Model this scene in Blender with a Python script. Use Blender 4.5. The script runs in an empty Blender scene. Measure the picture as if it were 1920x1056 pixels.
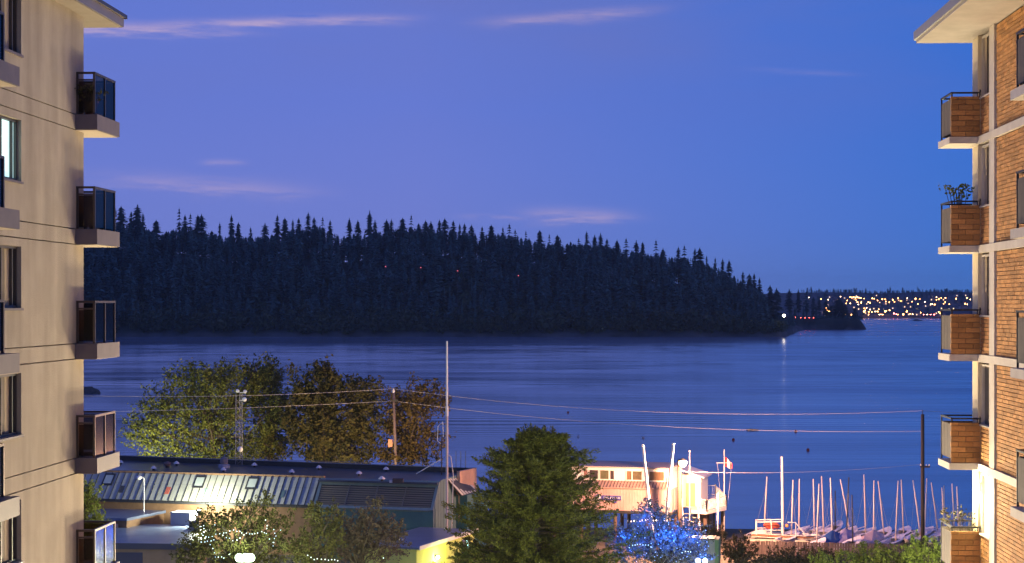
import bpy, math, random
import numpy as np
from mathutils import Vector, Matrix, noise as mnoise

SC = bpy.context.scene
COL = SC.collection
R = math.radians
# ---------------------------------------------------------------- camera
F, U0, V0, H = 3390.0, 960.0, 572.0, 23.0      # photo pixels: focal length, centre, horizon; camera height above the water
cam = bpy.data.cameras.new('camera')
camo = bpy.data.objects.new('camera', cam); COL.objects.link(camo); SC.camera = camo
camo.location = (0, 0, H); camo.rotation_euler = (R(90), 0, 0)
cam.sensor_width = 36; cam.lens = 36 * F / 1920; cam.shift_y = (V0 - 528) / 1920
cam.clip_start = 0.5; cam.clip_end = 30000
# ---------------------------------------------------------------- dusk sky
W = bpy.data.worlds.new('World'); SC.world = W; W.use_nodes = True
def build_world():
    nt = W.node_tree; N = nt.nodes; L = nt.links
    bg = N['Background']; bg.inputs[1].default_value = 0.1
    def math_(op, a, b=None, c=None, clamp=False):
        n = N.new('ShaderNodeMath'); n.operation = op; n.use_clamp = clamp
        for i, x in enumerate((a, b, c)):
            if x is None: continue
            if isinstance(x, (int, float)): n.inputs[i].default_value = x
            else: L.new(x, n.inputs[i])
        return n.outputs[0]
    def mix(f, a, b, mode='MIX'):
        n = N.new('ShaderNodeMix'); n.data_type = 'RGBA'; n.blend_type = mode
        for s, x in ((n.inputs[0], f), (n.inputs[6], a), (n.inputs[7], b)):
            if hasattr(x, 'links') or hasattr(x, 'is_output'): L.new(x, s)
            elif isinstance(x, tuple): s.default_value = (*x, 1)
            else: s.default_value = x
        return n.outputs[2]
    tc = N.new('ShaderNodeTexCoord'); sp = N.new('ShaderNodeSeparateXYZ'); L.new(tc.outputs['Generated'], sp.inputs[0])
    x, y, z = sp.outputs
    el = math_('ARCSINE', z); az = math_('ARCTAN2', x, y)
    eld = math_('MULTIPLY', el, 180 / math.pi); azd = math_('MULTIPLY', az, 180 / math.pi)
    ramp = N.new('ShaderNodeValToRGB'); r = ramp.color_ramp
    L.new(math_('DIVIDE', math_('MAXIMUM', eld, 0.0), 90.0), ramp.inputs[0])
    def lin(c): return tuple(((v / 255 + .055) / 1.055) ** 2.4 for v in c)
    stops = [(0, (130, 138, 208)), (.025, (116, 131, 212)), (.07, (103, 124, 212)), (.13, (97, 120, 208)), (.35, (66, 92, 188)), (1, (44, 68, 160))]
    while len(r.elements) < len(stops): r.elements.new(0.5)
    for e, (p, c) in zip(r.elements, stops): e.position = p; e.color = (*lin(c), 1)
    # the sky grows a deeper blue away from the afterglow
    fz = math_('SMOOTH_MIN', 1.0, math_('MAXIMUM', 0.0, math_('DIVIDE', math_('SUBTRACT', azd, -3.0), 20.0)), .2)
    base = mix(fz, ramp.outputs[0], mix(1.0, ramp.outputs[0], (.20, .78, .97), 'MULTIPLY'))
    # thin streaks of cloud that still catch pink light
    mp = N.new('ShaderNodeCombineXYZ')
    L.new(math_('MULTIPLY', azd, .16), mp.inputs[0]); L.new(math_('MULTIPLY', eld, 1.3), mp.inputs[1])
    nz = N.new('ShaderNodeTexNoise'); nz.inputs['Scale'].default_value = 2.4; nz.inputs['Detail'].default_value = 8; nz.inputs['Roughness'].default_value = .64
    L.new(mp.outputs[0], nz.inputs['Vector'])
    nzv = math_('SUBTRACT', nz.outputs[0], .5)
    def streak(u, v, ru, rv, tilt, amp, wob):
        a0, e0 = math.degrees(math.atan((u - U0) / F)), math.degrees(math.atan((V0 - v) / F))
        k = 180 / math.pi / F
        da = math_('DIVIDE', math_('SUBTRACT', azd, a0), ru * k)
        de = math_('SUBTRACT', math_('SUBTRACT', eld, e0), math_('MULTIPLY', da, tilt * k))
        de = math_('ADD', math_('DIVIDE', de, rv * k), math_('MULTIPLY', nzv, wob))
        d2 = math_('ADD', math_('POWER', math_('ABSOLUTE', da), 3.0), math_('MULTIPLY', de, de))
        g = math_('POWER', 2.718, math_('MULTIPLY', d2, -1.0))
        return math_('MULTIPLY', math_('MULTIPLY', g, amp), math_('ADD', .66, math_('MULTIPLY', nzv, 3.6)), clamp=True)
    tot = None
    for s in ((230, 66, 190, 11, 4, .85, 3.4), (470, 48, 220, 8, 12, .75, 2.8), (640, 40, 120, 8, 4, .75, 2.4), (1030, 36, 115, 9, 5, .75, 2.4), (1110, 26, 110, 8, 7, .65, 2.4),
              (380, 350, 190, 16, -10, .38, 3.5), (420, 307, 36, 5, 0, .34, 3.0), (925, 409, 55, 5, -2, .55, 2.2), (1085, 404, 95, 13, -4, .55, 3.4), (1500, 140, 90, 5, -6, .12, 2.0)):
        v = streak(*s); tot = v if tot is None else math_('MAXIMUM', tot, v)
    col = mix(tot, base, lin((196, 172, 205)))
    # wide faint veil high up, everywhere round the sky
    mp2 = N.new('ShaderNodeCombineXYZ')
    L.new(math_('MULTIPLY', azd, .045), mp2.inputs[0]); L.new(math_('MULTIPLY', eld, .16), mp2.inputs[1])
    nz2 = N.new('ShaderNodeTexNoise'); nz2.inputs['Scale'].default_value = 1.1; nz2.inputs['Detail'].default_value = 5
    L.new(mp2.outputs[0], nz2.inputs['Vector'])
    mr = N.new('ShaderNodeMapRange'); mr.inputs[1].default_value = .42; mr.inputs[2].default_value = .72; mr.inputs[4].default_value = .8
    L.new(nz2.outputs[0], mr.inputs[0])
    hi = math_('DIVIDE', math_('SUBTRACT', eld, 4.5), 6.0, clamp=True)
    col = mix(math_('MULTIPLY', mr.outputs[0], hi), col, lin((112, 117, 182)))
    # the physical sky with the sun just under the horizon adds the last afterglow
    sk = N.new('ShaderNodeTexSky'); sk.sky_type = 'NISHITA'; sk.sun_disc = False
    sk.sun_elevation = R(-4); sk.sun_rotation = R(100); sk.ozone_density = 4
    vm = N.new('ShaderNodeVectorMath'); vm.operation = 'SCALE'; L.new(col, vm.inputs[0]); vm.inputs[3].default_value = 10.0
    L.new(mix(1.0, vm.outputs[0], sk.outputs[0], 'ADD'), bg.inputs[0])
build_world()
sun = bpy.data.lights.new('sun', 'SUN'); sun.energy = 0.28; sun.angle = R(30); sun.color = (1, .70, .92)
suno = bpy.data.objects.new('sun', sun); COL.objects.link(suno)
suno.rotation_euler = Vector((-math.cos(R(10)) * math.sin(R(100)), -math.cos(R(10)) * math.cos(R(100)), -math.sin(R(10)))).to_track_quat('-Z', 'Y').to_euler()
vs = SC.view_settings; vs.view_transform = 'Standard'; vs.look = 'None'; vs.exposure = 0.0; vs.gamma = 1; vs.use_curve_mapping = False
cy = SC.cycles; cy.use_denoising = True; cy.denoiser = 'OPENIMAGEDENOISE'; cy.max_bounces = 6; cy.diffuse_bounces = 2; cy.glossy_bounces = 3
cy.transmission_bounces = 4; cy.transparent_max_bounces = 12; cy.volume_bounces = 0; cy.sample_clamp_indirect = 6; cy.sample_clamp_direct = 0
cy.use_light_tree = True; cy.caustics_reflective = False; cy.caustics_refractive = False

# ---------------------------------------------------------------- helpers
rng = random.Random(7); nr = np.random.default_rng(7)
def at(u, v, Y): return Vector(((u - U0) / F * Y, Y, H - (v - V0) / F * Y))
def atz(u, v, z): return at(u, v, (H - z) * F / (v - V0))
def tag(o, label=None, cat=None, group=None, kind=None):
    if label: o['label'] = label
    if cat: o['category'] = cat
    if group: o['group'] = group
    if kind: o['kind'] = kind
    return o
def thing(name, loc, label, cat, group=None, rz=0):
    o = bpy.data.objects.new(name, None); COL.objects.link(o); o.location = loc; o.rotation_euler = (0, 0, rz)
    o.empty_display_size = .3
    return tag(o, label, cat, group)
def root_loc(p):
    v = Vector((0, 0, 0))
    while p is not None: v += Vector(p.location); p = p.parent
    return v
def inst(name, me, parent=None, loc=(0, 0, 0), rot=(0, 0, 0), scale=(1, 1, 1)):
    o = bpy.data.objects.new(name, me); COL.objects.link(o); o.parent = parent
    o.location = loc; o.rotation_euler = rot; o.scale = scale
    return o
class Fr:                                       # a local frame: x along, y outward, z up
    def __init__(s, o, ex, ey=None):
        s.o = Vector(o); s.x = Vector(ex).normalized(); s.z = Vector((0, 0, 1))
        s.y = Vector(ey).normalized() if ey is not None else s.z.cross(s.x)
    def p(s, a, b, c): return s.o + s.x * a + s.y * b + s.z * c
WORLD = Fr((0, 0, 0), (1, 0, 0))
class MB:
    def __init__(s): s.v = []; s.f = []
    def poly(s, pts):
        n = len(s.v); s.v += [tuple(p) for p in pts]; s.f.append(tuple(range(n, n + len(pts)))); return s
    def hexa(s, p):                             # 8 points: bottom ring, then top ring
        n = len(s.v); s.v += [tuple(q) for q in p]
        for f in ((0, 3, 2, 1), (4, 5, 6, 7), (0, 1, 5, 4), (1, 2, 6, 5), (2, 3, 7, 6), (3, 0, 4, 7)): s.f.append(tuple(n + i for i in f))
        return s
    def box(s, x0, x1, y0, y1, z0, z1, fr=WORLD):
        return s.hexa([fr.p(*q) for q in ((x0, y0, z0), (x1, y0, z0), (x1, y1, z0), (x0, y1, z0), (x0, y0, z1), (x1, y0, z1), (x1, y1, z1), (x0, y1, z1))])
    def prism(s, pts, z0, z1):                  # plan polygon extruded
        n = len(s.v); k = len(pts)
        s.v += [(p[0], p[1], z0) for p in pts] + [(p[0], p[1], z1) for p in pts]
        s.f.append(tuple(n + i for i in reversed(range(k)))); s.f.append(tuple(n + k + i for i in range(k)))
        for i in range(k): j = (i + 1) % k; s.f.append((n + i, n + j, n + k + j, n + k + i))
        return s
    def slab(s, quad, t):                       # thick sheet under a planar polygon
        nrm = (Vector(quad[1]) - Vector(quad[0])).cross(Vector(quad[-1]) - Vector(quad[0])).normalized() * t
        n = len(s.v); k = len(quad)
        s.v += [tuple(Vector(q) - nrm) for q in quad] + [tuple(q) for q in quad]
        s.f.append(tuple(n + i for i in reversed(range(k)))); s.f.append(tuple(n + k + i for i in range(k)))
        for i in range(k): j = (i + 1) % k; s.f.append((n + i, n + j, n + k + j, n + k + i))
        return s
    def tube(s, pts, r, n=8, cap=True):         # pts list, r a number or list
        pts = [Vector(p) for p in pts]; m = len(pts); rr = r if isinstance(r, (list, tuple)) else [r] * m
        b = len(s.v)
        for i, p in enumerate(pts):
            d = (pts[min(i + 1, m - 1)] - pts[max(i - 1, 0)]).normalized()
            a = d.cross(Vector((0, 0, 1)) if abs(d.z) < .9 else Vector((1, 0, 0))).normalized(); c = d.cross(a)
            for k in range(n):
                t = 2 * math.pi * k / n; s.v.append(tuple(p + a * (math.cos(t) * rr[i]) + c * (math.sin(t) * rr[i])))
        for i in range(m - 1):
            for k in range(n):
                k2 = (k + 1) % n; s.f.append((b + i * n + k, b + i * n + k2, b + (i + 1) * n + k2, b + (i + 1) * n + k))
        if cap: s.f.append(tuple(b + k for k in reversed(range(n)))); s.f.append(tuple(b + (m - 1) * n + k for k in range(n)))
        return s
    def lathe(s, c, prof, n=12):                # prof (r, z) round vertical axis at c
        c = Vector(c); return s.tube2([(c + Vector((0, 0, z)), r) for r, z in prof], n)
    def tube2(s, rings, n):
        b = len(s.v)
        for p, r in rings:
            for k in range(n):
                t = 2 * math.pi * k / n; s.v.append((p.x + r * math.cos(t), p.y + r * math.sin(t), p.z))
        for i in range(len(rings) - 1):
            for k in range(n):
                k2 = (k + 1) % n; s.f.append((b + i * n + k, b + i * n + k2, b + (i + 1) * n + k2, b + (i + 1) * n + k))
        s.f.append(tuple(b + k for k in reversed(range(n)))); s.f.append(tuple(b + (len(rings) - 1) * n + k for k in range(n)))
        return s
    def ball(s, c, r, n=10, m=6, sq=(1, 1, 1)):
        c = Vector(c); b = len(s.v)
        for i in range(1, m):
            ph = math.pi * i / m
            for k in range(n):
                t = 2 * math.pi * k / n; s.v.append((c.x + r * sq[0] * math.sin(ph) * math.cos(t), c.y + r * sq[1] * math.sin(ph) * math.sin(t), c.z - r * sq[2] * math.cos(ph)))
        for i in range(m - 2):
            for k in range(n):
                k2 = (k + 1) % n; s.f.append((b + i * n + k, b + i * n + k2, b + (i + 1) * n + k2, b + (i + 1) * n + k))
        s.v += [(c.x, c.y, c.z - r * sq[2]), (c.x, c.y, c.z + r * sq[2])]; q = len(s.v)
        for k in range(n):
            k2 = (k + 1) % n; s.f.append((q - 2, b + k2, b + k)); s.f.append((q - 1, b + (m - 2) * n + k, b + (m - 2) * n + k2))
        return s
    def mesh(s, name, mat, off=None, smooth=False):
        me = bpy.data.meshes.new(name); v = s.v
        if off is not None and off.length > 0: v = [(a - off.x, b - off.y, c - off.z) for a, b, c in v]
        me.from_pydata(v, [], s.f); me.materials.append(mat)
        if smooth: me.polygons.foreach_set('use_smooth', [True] * len(me.polygons))
        me.update(); return me
    def build(s, name, mat, parent=None, smooth=False, origin=None):
        if parent is None:
            off = Vector(origin) if origin is not None else Vector((0, 0, 0))
            return inst(name, s.mesh(name, mat, off, smooth), None, off)
        return inst(name, s.mesh(name, mat, root_loc(parent), smooth), parent)
def quads(name, V, mat):                        # numpy (n, k, 3) polygons of k corners
    n, k = V.shape[:2]; me = bpy.data.meshes.new(name)
    me.vertices.add(n * k); me.vertices.foreach_set('co', V.astype(np.float32).ravel())
    me.loops.add(n * k); me.loops.foreach_set('vertex_index', np.arange(n * k, dtype=np.int32))
    me.polygons.add(n); me.polygons.foreach_set('loop_start', np.arange(0, n * k, k, dtype=np.int32))
    me.materials.append(mat); me.update(); me.validate(); return me
def grid(name, P, mat, smooth=True):            # numpy (a, b, 3)
    a, b = P.shape[:2]; me = bpy.data.meshes.new(name)
    idx = np.arange(a * b).reshape(a, b)
    f = np.stack([idx[:-1, :-1], idx[1:, :-1], idx[1:, 1:], idx[:-1, 1:]], -1).reshape(-1, 4)
    me.from_pydata(P.reshape(-1, 3).tolist(), [], f.tolist()); me.materials.append(mat)
    if smooth: me.polygons.foreach_set('use_smooth', [True] * len(me.polygons))
    me.update(); return me

# ---------------------------------------------------------------- materials
def M(name, c1, c2=None, scale=3.0, rough=.75, metal=0.0, bump=0.0, bscale=None, rand=0.0, spec=.4, stretch=(1, 1, 1), emit=None, es=0.0, island=0.0, trans=0.0, stain=0.0):
    m = bpy.data.materials.new(name); m.use_nodes = True; nt = m.node_tree; N = nt.nodes; L = nt.links
    b = N['Principled BSDF']; b.inputs['Roughness'].default_value = rough; b.inputs['Metallic'].default_value = metal; b.inputs['Specular IOR Level'].default_value = spec
    b.inputs['Base Color'].default_value = (*c1, 1)
    tc = N.new('ShaderNodeTexCoord'); mp = N.new('ShaderNodeMapping'); mp.inputs['Scale'].default_value = stretch
    L.new(tc.outputs['Object'], mp.inputs[0]); out = None
    if c2 is not None:
        nz = N.new('ShaderNodeTexNoise'); nz.inputs['Scale'].default_value = scale; nz.inputs['Detail'].default_value = 6; nz.inputs['Roughness'].default_value = .62
        L.new(mp.outputs[0], nz.inputs['Vector'])
        rp = N.new('ShaderNodeValToRGB'); rp.color_ramp.elements[0].position = .36; rp.color_ramp.elements[1].position = .66
        rp.color_ramp.elements[0].color = (*c1, 1); rp.color_ramp.elements[1].color = (*c2, 1)
        L.new(nz.outputs[0], rp.inputs[0]); out = rp.outputs[0]
    def vary(sock, amt, out):
        hs = N.new('ShaderNodeHueSaturation'); mr = N.new('ShaderNodeMapRange'); mr.inputs[3].default_value = 1 - amt; mr.inputs[4].default_value = 1 + amt
        L.new(sock, mr.inputs[0]); L.new(mr.outputs[0], hs.inputs['Value'])
        if out is None: hs.inputs['Color'].default_value = (*c1, 1)
        else: L.new(out, hs.inputs['Color'])
        return hs.outputs[0]
    if rand: out = vary(N.new('ShaderNodeObjectInfo').outputs['Random'], rand, out)
    if island: out = vary(N.new('ShaderNodeNewGeometry').outputs['Random Per Island'], island, out)
    if stain:
        n2 = N.new('ShaderNodeTexNoise'); n2.inputs['Scale'].default_value = .9; n2.inputs['Detail'].default_value = 7
        m2 = N.new('ShaderNodeMapping'); m2.inputs['Scale'].default_value = (2.2, 2.2, .35); L.new(tc.outputs['Object'], m2.inputs[0]); L.new(m2.outputs[0], n2.inputs['Vector'])
        out = vary(n2.outputs[0], stain, out)
    if out is not None: L.new(out, b.inputs['Base Color'])
    if bump:
        n3 = N.new('ShaderNodeTexNoise'); n3.inputs['Scale'].default_value = bscale or scale * 4; n3.inputs['Detail'].default_value = 4
        L.new(mp.outputs[0], n3.inputs['Vector']); bp = N.new('ShaderNodeBump'); bp.inputs['Strength'].default_value = bump; bp.inputs['Distance'].default_value = .05
        L.new(n3.outputs[0], bp.inputs['Height']); L.new(bp.outputs[0], b.inputs['Normal'])
    if emit: b.inputs['Emission Color'].default_value = (*emit, 1); b.inputs['Emission Strength'].default_value = es
    if trans:
        tr = N.new('ShaderNodeBsdfTranslucent'); mx = N.new('ShaderNodeMixShader'); mx.inputs[0].default_value = trans
        if out is not None: L.new(out, tr.inputs[0])
        else: tr.inputs[0].default_value = (*c1, 1)
        L.new(b.outputs[0], mx.inputs[1]); L.new(tr.outputs[0], mx.inputs[2]); L.new(mx.outputs[0], N['Material Output'].inputs[0])
    return m
def emis(name, c, s):
    return M(name, (.6, .6, .6), emit=c, es=s)
def glass(name, tint, refl=.25, rough=.03):
    m = bpy.data.materials.new(name); m.use_nodes = True; nt = m.node_tree; N = nt.nodes; L = nt.links
    t = N.new('ShaderNodeBsdfTransparent'); t.inputs[0].default_value = (*tint, 1)
    g = N.new('ShaderNodeBsdfGlossy'); g.inputs['Roughness'].default_value = rough
    mx = N.new('ShaderNodeMixShader'); fr = N.new('ShaderNodeFresnel'); fr.inputs[0].default_value = 1.45
    ad = N.new('ShaderNodeMath'); ad.operation = 'MULTIPLY_ADD'; ad.inputs[1].default_value = .10; ad.inputs[2].default_value = refl * .1
    L.new(fr.outputs[0], ad.inputs[0]); L.new(ad.outputs[0], mx.inputs[0]); L.new(t.outputs[0], mx.inputs[1]); L.new(g.outputs[0], mx.inputs[2])
    L.new(mx.outputs[0], N['Material Output'].inputs[0]); return m
stucco = M('stucco', (.36, .30, .215), (.41, .345, .25), 1.2, .9, bump=.3, bscale=30, stain=.38)
joint = M('joint', (.16, .12, .08))
slabm = M('slab_paint', (.13, .105, .11), (.16, .13, .13), 2, .55, stain=.08)
soffm = M('soffit_paint', (.55, .46, .34), (.6, .52, .40), 2, .8)
eavem = M('eave_soffit', (.26, .22, .175), (.30, .26, .21), 2, .85)
bronze = M('bronze_metal', (.10, .075, .06), rough=.4, metal=.6)
fascia = M('fascia_metal', (.17, .15, .16), (.20, .17, .18), 2, .45)
tint = glass('tinted_glass', (.42, .345, .30), .2, .15)
clearg = glass('clear_glass', (.8, .85, .85), .2)
winm = M('window_dark', (.012, .014, .018), rough=.05, spec=.8)
framem = M('window_frame', (.07, .06, .05), rough=.45)
curtm = M('curtain', (.40, .30, .18), (.5, .40, .26), 8, .9, stretch=(6, 6, .3))
cyanwin = M('lit_blind', (.7, .8, .8), emit=(.62, 1.0, .96), es=1.1)
mortar = M('mortar', (.25, .165, .105), (.30, .20, .13), 8, .95)
brickm = M('brick', (.49, .23, .072), (.57, .295, .105), 6, .85, bump=.35, bscale=25, rand=.26, island=0)
brickm2 = M('brick_run', (.49, .23, .072), (.57, .295, .105), 6, .85, bump=.35, bscale=25, island=.26)
whitep = M('white_paint', (.60, .53, .43), (.68, .61, .51), 2, .7, stain=.10)
cream = M('cream_paint', (.72, .60, .38), (.76, .65, .44), 2, .7, stain=.06)
panelm = M('weathered_panel', (.095, .078, .064), (.17, .135, .105), 3, .75, stretch=(8, 8, .5), bump=.2)
ironm = M('dark_iron', (.05, .045, .045), rough=.5, metal=.5)
# ---------------------------------------------------------------- ground, water, far shores
def ground_z(Y): return 5.0 if Y < 100 else 5.0 - 2.3 * min(1, (Y - 100) / 38) if Y < 138 else 2.7
soil = M('ground_soil', (.07, .06, .045), (.11, .085, .065), .6, .95, bump=.4, bscale=6)
asph = M('asphalt', (.045, .045, .048), (.06, .06, .06), 3, .9, bump=.3, bscale=40)
conc = M('concrete', (.28, .27, .25), (.33, .32, .29), 1.5, .85, bump=.2)
ys = [-60, 0, 60, 100, 110, 120, 130, 138, 150, 164, 166]; xs = np.linspace(-260, 260, 40)
P = np.array([[(x, y + (mnoise.noise((x * .05, 3, 0)) * 3 if y >= 164 else 0), -1.5 if y == 166 else ground_z(y)) for y in ys] for x in xs])
tag(inst('ground', grid('ground', P, soil)), kind='structure')
sf = Fr((-0.2, 20, 0), (.05, 1, 0), (1, -.05, 0))
tag(MB().box(-60, 76, -3.6, 3.6, 4.7, 5.006, sf).build('road', asph), kind='structure')
for s in (-1, 1):
    tag(MB().box(-60, 76, min(s * 3.6, s * 6), max(s * 3.6, s * 6), 4.7, 5.13, sf).build('pavement', conc), kind='structure')
# water: calm and swept patches lie in long bands
def water_mat(r0=.09, r1=.21):
    m = bpy.data.materials.new('sea_water'); m.use_nodes = True; nt = m.node_tree; N = nt.nodes; L = nt.links
    b = N['Principled BSDF']; b.inputs['Base Color'].default_value = (.16, .20, .27, 1); b.inputs['IOR'].default_value = 1.9
    geo = N.new('ShaderNodeNewGeometry')
    def nz(scale, vec, det=4, ro=.55):
        mp = N.new('ShaderNodeMapping'); mp.inputs['Scale'].default_value = vec; L.new(geo.outputs['Position'], mp.inputs[0])
        n = N.new('ShaderNodeTexNoise'); n.inputs['Scale'].default_value = scale; n.inputs['Detail'].default_value = det; n.inputs['Roughness'].default_value = ro
        L.new(mp.outputs[0], n.inputs['Vector']); return n.outputs[0]
    band = nz(1, (.0022, .016, 1), 6, .65)      # wind bands
    fine = nz(1, (.011, .085, 1), 5, .6)
    ad = N.new('ShaderNodeMath'); ad.operation = 'MULTIPLY_ADD'; ad.inputs[1].default_value = .5
    L.new(fine, ad.inputs[0]); L.new(band, ad.inputs[2])
    mr = N.new('ShaderNodeMapRange'); mr.inputs[1].default_value = .56; mr.inputs[2].default_value = .92; mr.inputs[3].default_value = r0; mr.inputs[4].default_value = r1
    L.new(ad.outputs[0], mr.inputs[0]); L.new(mr.outputs[0], b.inputs['Roughness'])
    w1 = nz(1, (.10, .55, 1), 5, .6)
    bp = N.new('ShaderNodeBump'); bp.inputs['Distance'].default_value = .25
    L.new(w1, bp.inputs['Height'])
    m2 = N.new('ShaderNodeMapRange'); m2.inputs[1].default_value = .56; m2.inputs[2].default_value = .92; m2.inputs[3].default_value = .01; m2.inputs[4].default_value = .10
    L.new(ad.outputs[0], m2.inputs[0]); L.new(m2.outputs[0], bp.inputs['Strength']); L.new(bp.outputs[0], b.inputs['Normal'])
    return m
watm = water_mat()
tag(MB().poly([(-6000, 60, -.14), (6000, 60, -.14), (6000, 9000, -.14), (-6000, 9000, -.14)]).build('water', water_mat(.2, .3)), kind='structure')
def waves():                                    # real wavelets: swept patches carry them, slicks stay flat
    Yv = np.arange(150, 1345, .95); Xv = np.arange(-470, 471, 11.0); X, Y = np.meshgrid(Xv, Yv, indexing='ij')
    q = np.random.default_rng(5)
    def vn(x, y):                               # smooth value noise
        T = q.random((97, 97)); xi, yi = np.floor(x).astype(int), np.floor(y).astype(int); fx, fy = x - xi, y - yi; fx, fy = fx * fx * (3 - 2 * fx), fy * fy * (3 - 2 * fy)
        a, b, c, d = T[xi % 97, yi % 97], T[(xi + 1) % 97, yi % 97], T[xi % 97, (yi + 1) % 97], T[(xi + 1) % 97, (yi + 1) % 97]; return (a * (1 - fx) + b * fx) * (1 - fy) + (c * (1 - fx) + d * fx) * fy
    Yb = Y + .10 * X + 12 * np.sin(X * .012)
    n = .5 * vn(X * .0028 + 7, Yb * .014) + .3 * vn(X * .006, Yb * .042 + 3) + .2 * vn(X * .011, Yb * .12)
    sw = np.clip((n - .36) / .26, 0, 1); sw = sw * sw * (3 - 2 * sw)
    far = np.clip((Y - 660) / 120, 0, 1) * np.clip((1085 - Y) / 35, 0, 1); lee = 1 - np.clip((Y - 1060) / 40, 0, 1) * np.clip((175 - X) / 40, 0, 1)
    near = np.clip((330 - Y) / 150, 0, 1)
    A = (.034 + .036 * np.maximum(sw, far * (1.5 + .3 * sw))) * np.clip((Y - 240) / 260, .04, 1) * (.12 + .88 * lee) * np.clip((1340 - Y) / 30, 0, 1)
    ph = 6.28 * 3 * vn(X * .02, Y * .03); ph2 = 6.28 * 3 * vn(X * .03 + 9, Y * .05)
    Z = A * (np.sin(Y * 6.283 / 6.1 + ph) * .9 + .5 * np.sin(Y * 6.283 / 3.7 + X * .11 + ph2))
    tag(inst('water', grid('water', np.stack([X, Y, Z], -1), watm)), kind='structure')
waves()

# wooded headland across the water
prof = [(-900, 470), (-300, 430), (100, 415), (155, 412), (210, 405), (260, 411), (300, 430), (340, 414), (430, 434), (500, 433), (545, 421), (600, 413), (640, 433), (690, 427), (760, 416), (830, 419), (900, 429), (950, 429),
        (1000, 441), (1050, 449), (1100, 446), (1150, 453), (1200, 463), (1250, 471), (1300, 473), (1350, 493), (1400, 520), (1440, 546), (1480, 562), (1520, 585)]
pu, pv = np.array([p[0] for p in prof]), np.array([p[1] for p in prof])
YR = 1470.0
def ridge(u): return max(6.0, 23 + (V0 - np.interp(u, pu, pv)) / F * YR - 25)
def shore(u): return 1300 + 10 * mnoise.noise((u * .012, 0, 0)) + 5 * mnoise.noise((u * .06, 5, 0)) + (max(0, u - 1474) * 12 if u > 1474 else 0)
def hill_z(u, t):
    k = min(1, max(0, t / 170)); s = k * k * (3 - 2 * k)
    cliff = 4.5 * min(1, max(0, t) / 7) + 2.0 * mnoise.noise((u * .05, t * .08, 1))* min(1, t / 5)
    edge = max(0, min(1, (1512 - u) / 25))
    z = (cliff + (ridge(u) - 4.5) * (s * .75 + k * .25)) * edge
    return z - .6 - (max(0, t - 260) * .12)
rockm = M('shore_rock', (.026, .032, .028), (.10, .11, .115), .025, .95, bump=.8, bscale=.6)
us = np.arange(-900, 1521, 12.0); ts = [-6, 0, 1.5, 4, 8, 14, 22, 32, 45, 60, 80, 100, 125, 150, 180, 220, 300, 420]
def hp(u, t): Y = shore(u) + t; return ((u - U0) / F * Y, Y, hill_z(u, t) if t > 0 else -1.0 + .1 * t)
nt = rockm.node_tree; _b = nt.nodes['Principled BSDF']; _s = nt.nodes.new('ShaderNodeSeparateXYZ'); _g = nt.nodes.new('ShaderNodeNewGeometry'); _m = nt.nodes.new('ShaderNodeMapRange'); _x = nt.nodes.new('ShaderNodeMix')
_x.data_type = 'RGBA'; _m.inputs[1].default_value = 2; _m.inputs[2].default_value = 6; _x.inputs[7].default_value = (.022, .032, .024, 1)     # bare rock by the tide line, forest floor above
nt.links.new(_b.inputs['Base Color'].links[0].from_socket, _x.inputs[6]); nt.links.new(_g.outputs['Position'], _s.inputs[0]); nt.links.new(_s.outputs[2], _m.inputs[0]); nt.links.new(_m.outputs[0], _x.inputs[0]); nt.links.new(_x.outputs[2], _b.inputs['Base Color'])
tag(inst('headland', grid('headland', np.array([[hp(u, t) for t in ts] for u in us]), rockm)), kind='structure')
# low point behind it, with a road along its top
def spit_z(u, t):
    e = max(0, min(1, (1622 - u) / 14)) * min(1, max(0, t) / 6)
    return -1 + (11.3 + .6 * mnoise.noise((u * .08, t * .05, 2))) * e ** .5
us2 = np.arange(1440, 1631, 5.0); ts2 = [-5, 0, 1, 3, 6, 15, 40, 90, 140]
def spY(u): return 1690 + 8 * mnoise.noise((u * .04, 9, 0))
tag(inst('low_point', grid('low_point', np.array([[((u - U0) / F * (spY(u) + t), spY(u) + t, spit_z(u, t) if t < 120 else -2) for t in ts2] for u in us2]), rockm)), kind='structure')
# far hillside with the town
townm = M('far_hillside', (.045, .05, .045), (.08, .08, .075), .02, .95)
def town_z(u, t):
    k = min(1, max(0, t / 900)); s = k * (2 - k)
    return 2 + (47 + 7 * mnoise.noise((u * .006, 1, 4)) + 3 * mnoise.noise((u * .03, t * .003, 4))) * s
us3 = np.arange(1380, 2500, 14.0); ts3 = [-10, 0, 30, 80, 150, 250, 350, 450, 600, 750, 900, 1200]
def twY(u): return 3110 + 25 * mnoise.noise((u * .02, 2, 0))
tag(inst('far_hillside', grid('far_hillside', np.array([[((u - U0) / F * (twY(u) + t), twY(u) + t, town_z(u, t) if t > 0 else -1) for t in ts3] for u in us3]), townm)), kind='structure')

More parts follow.
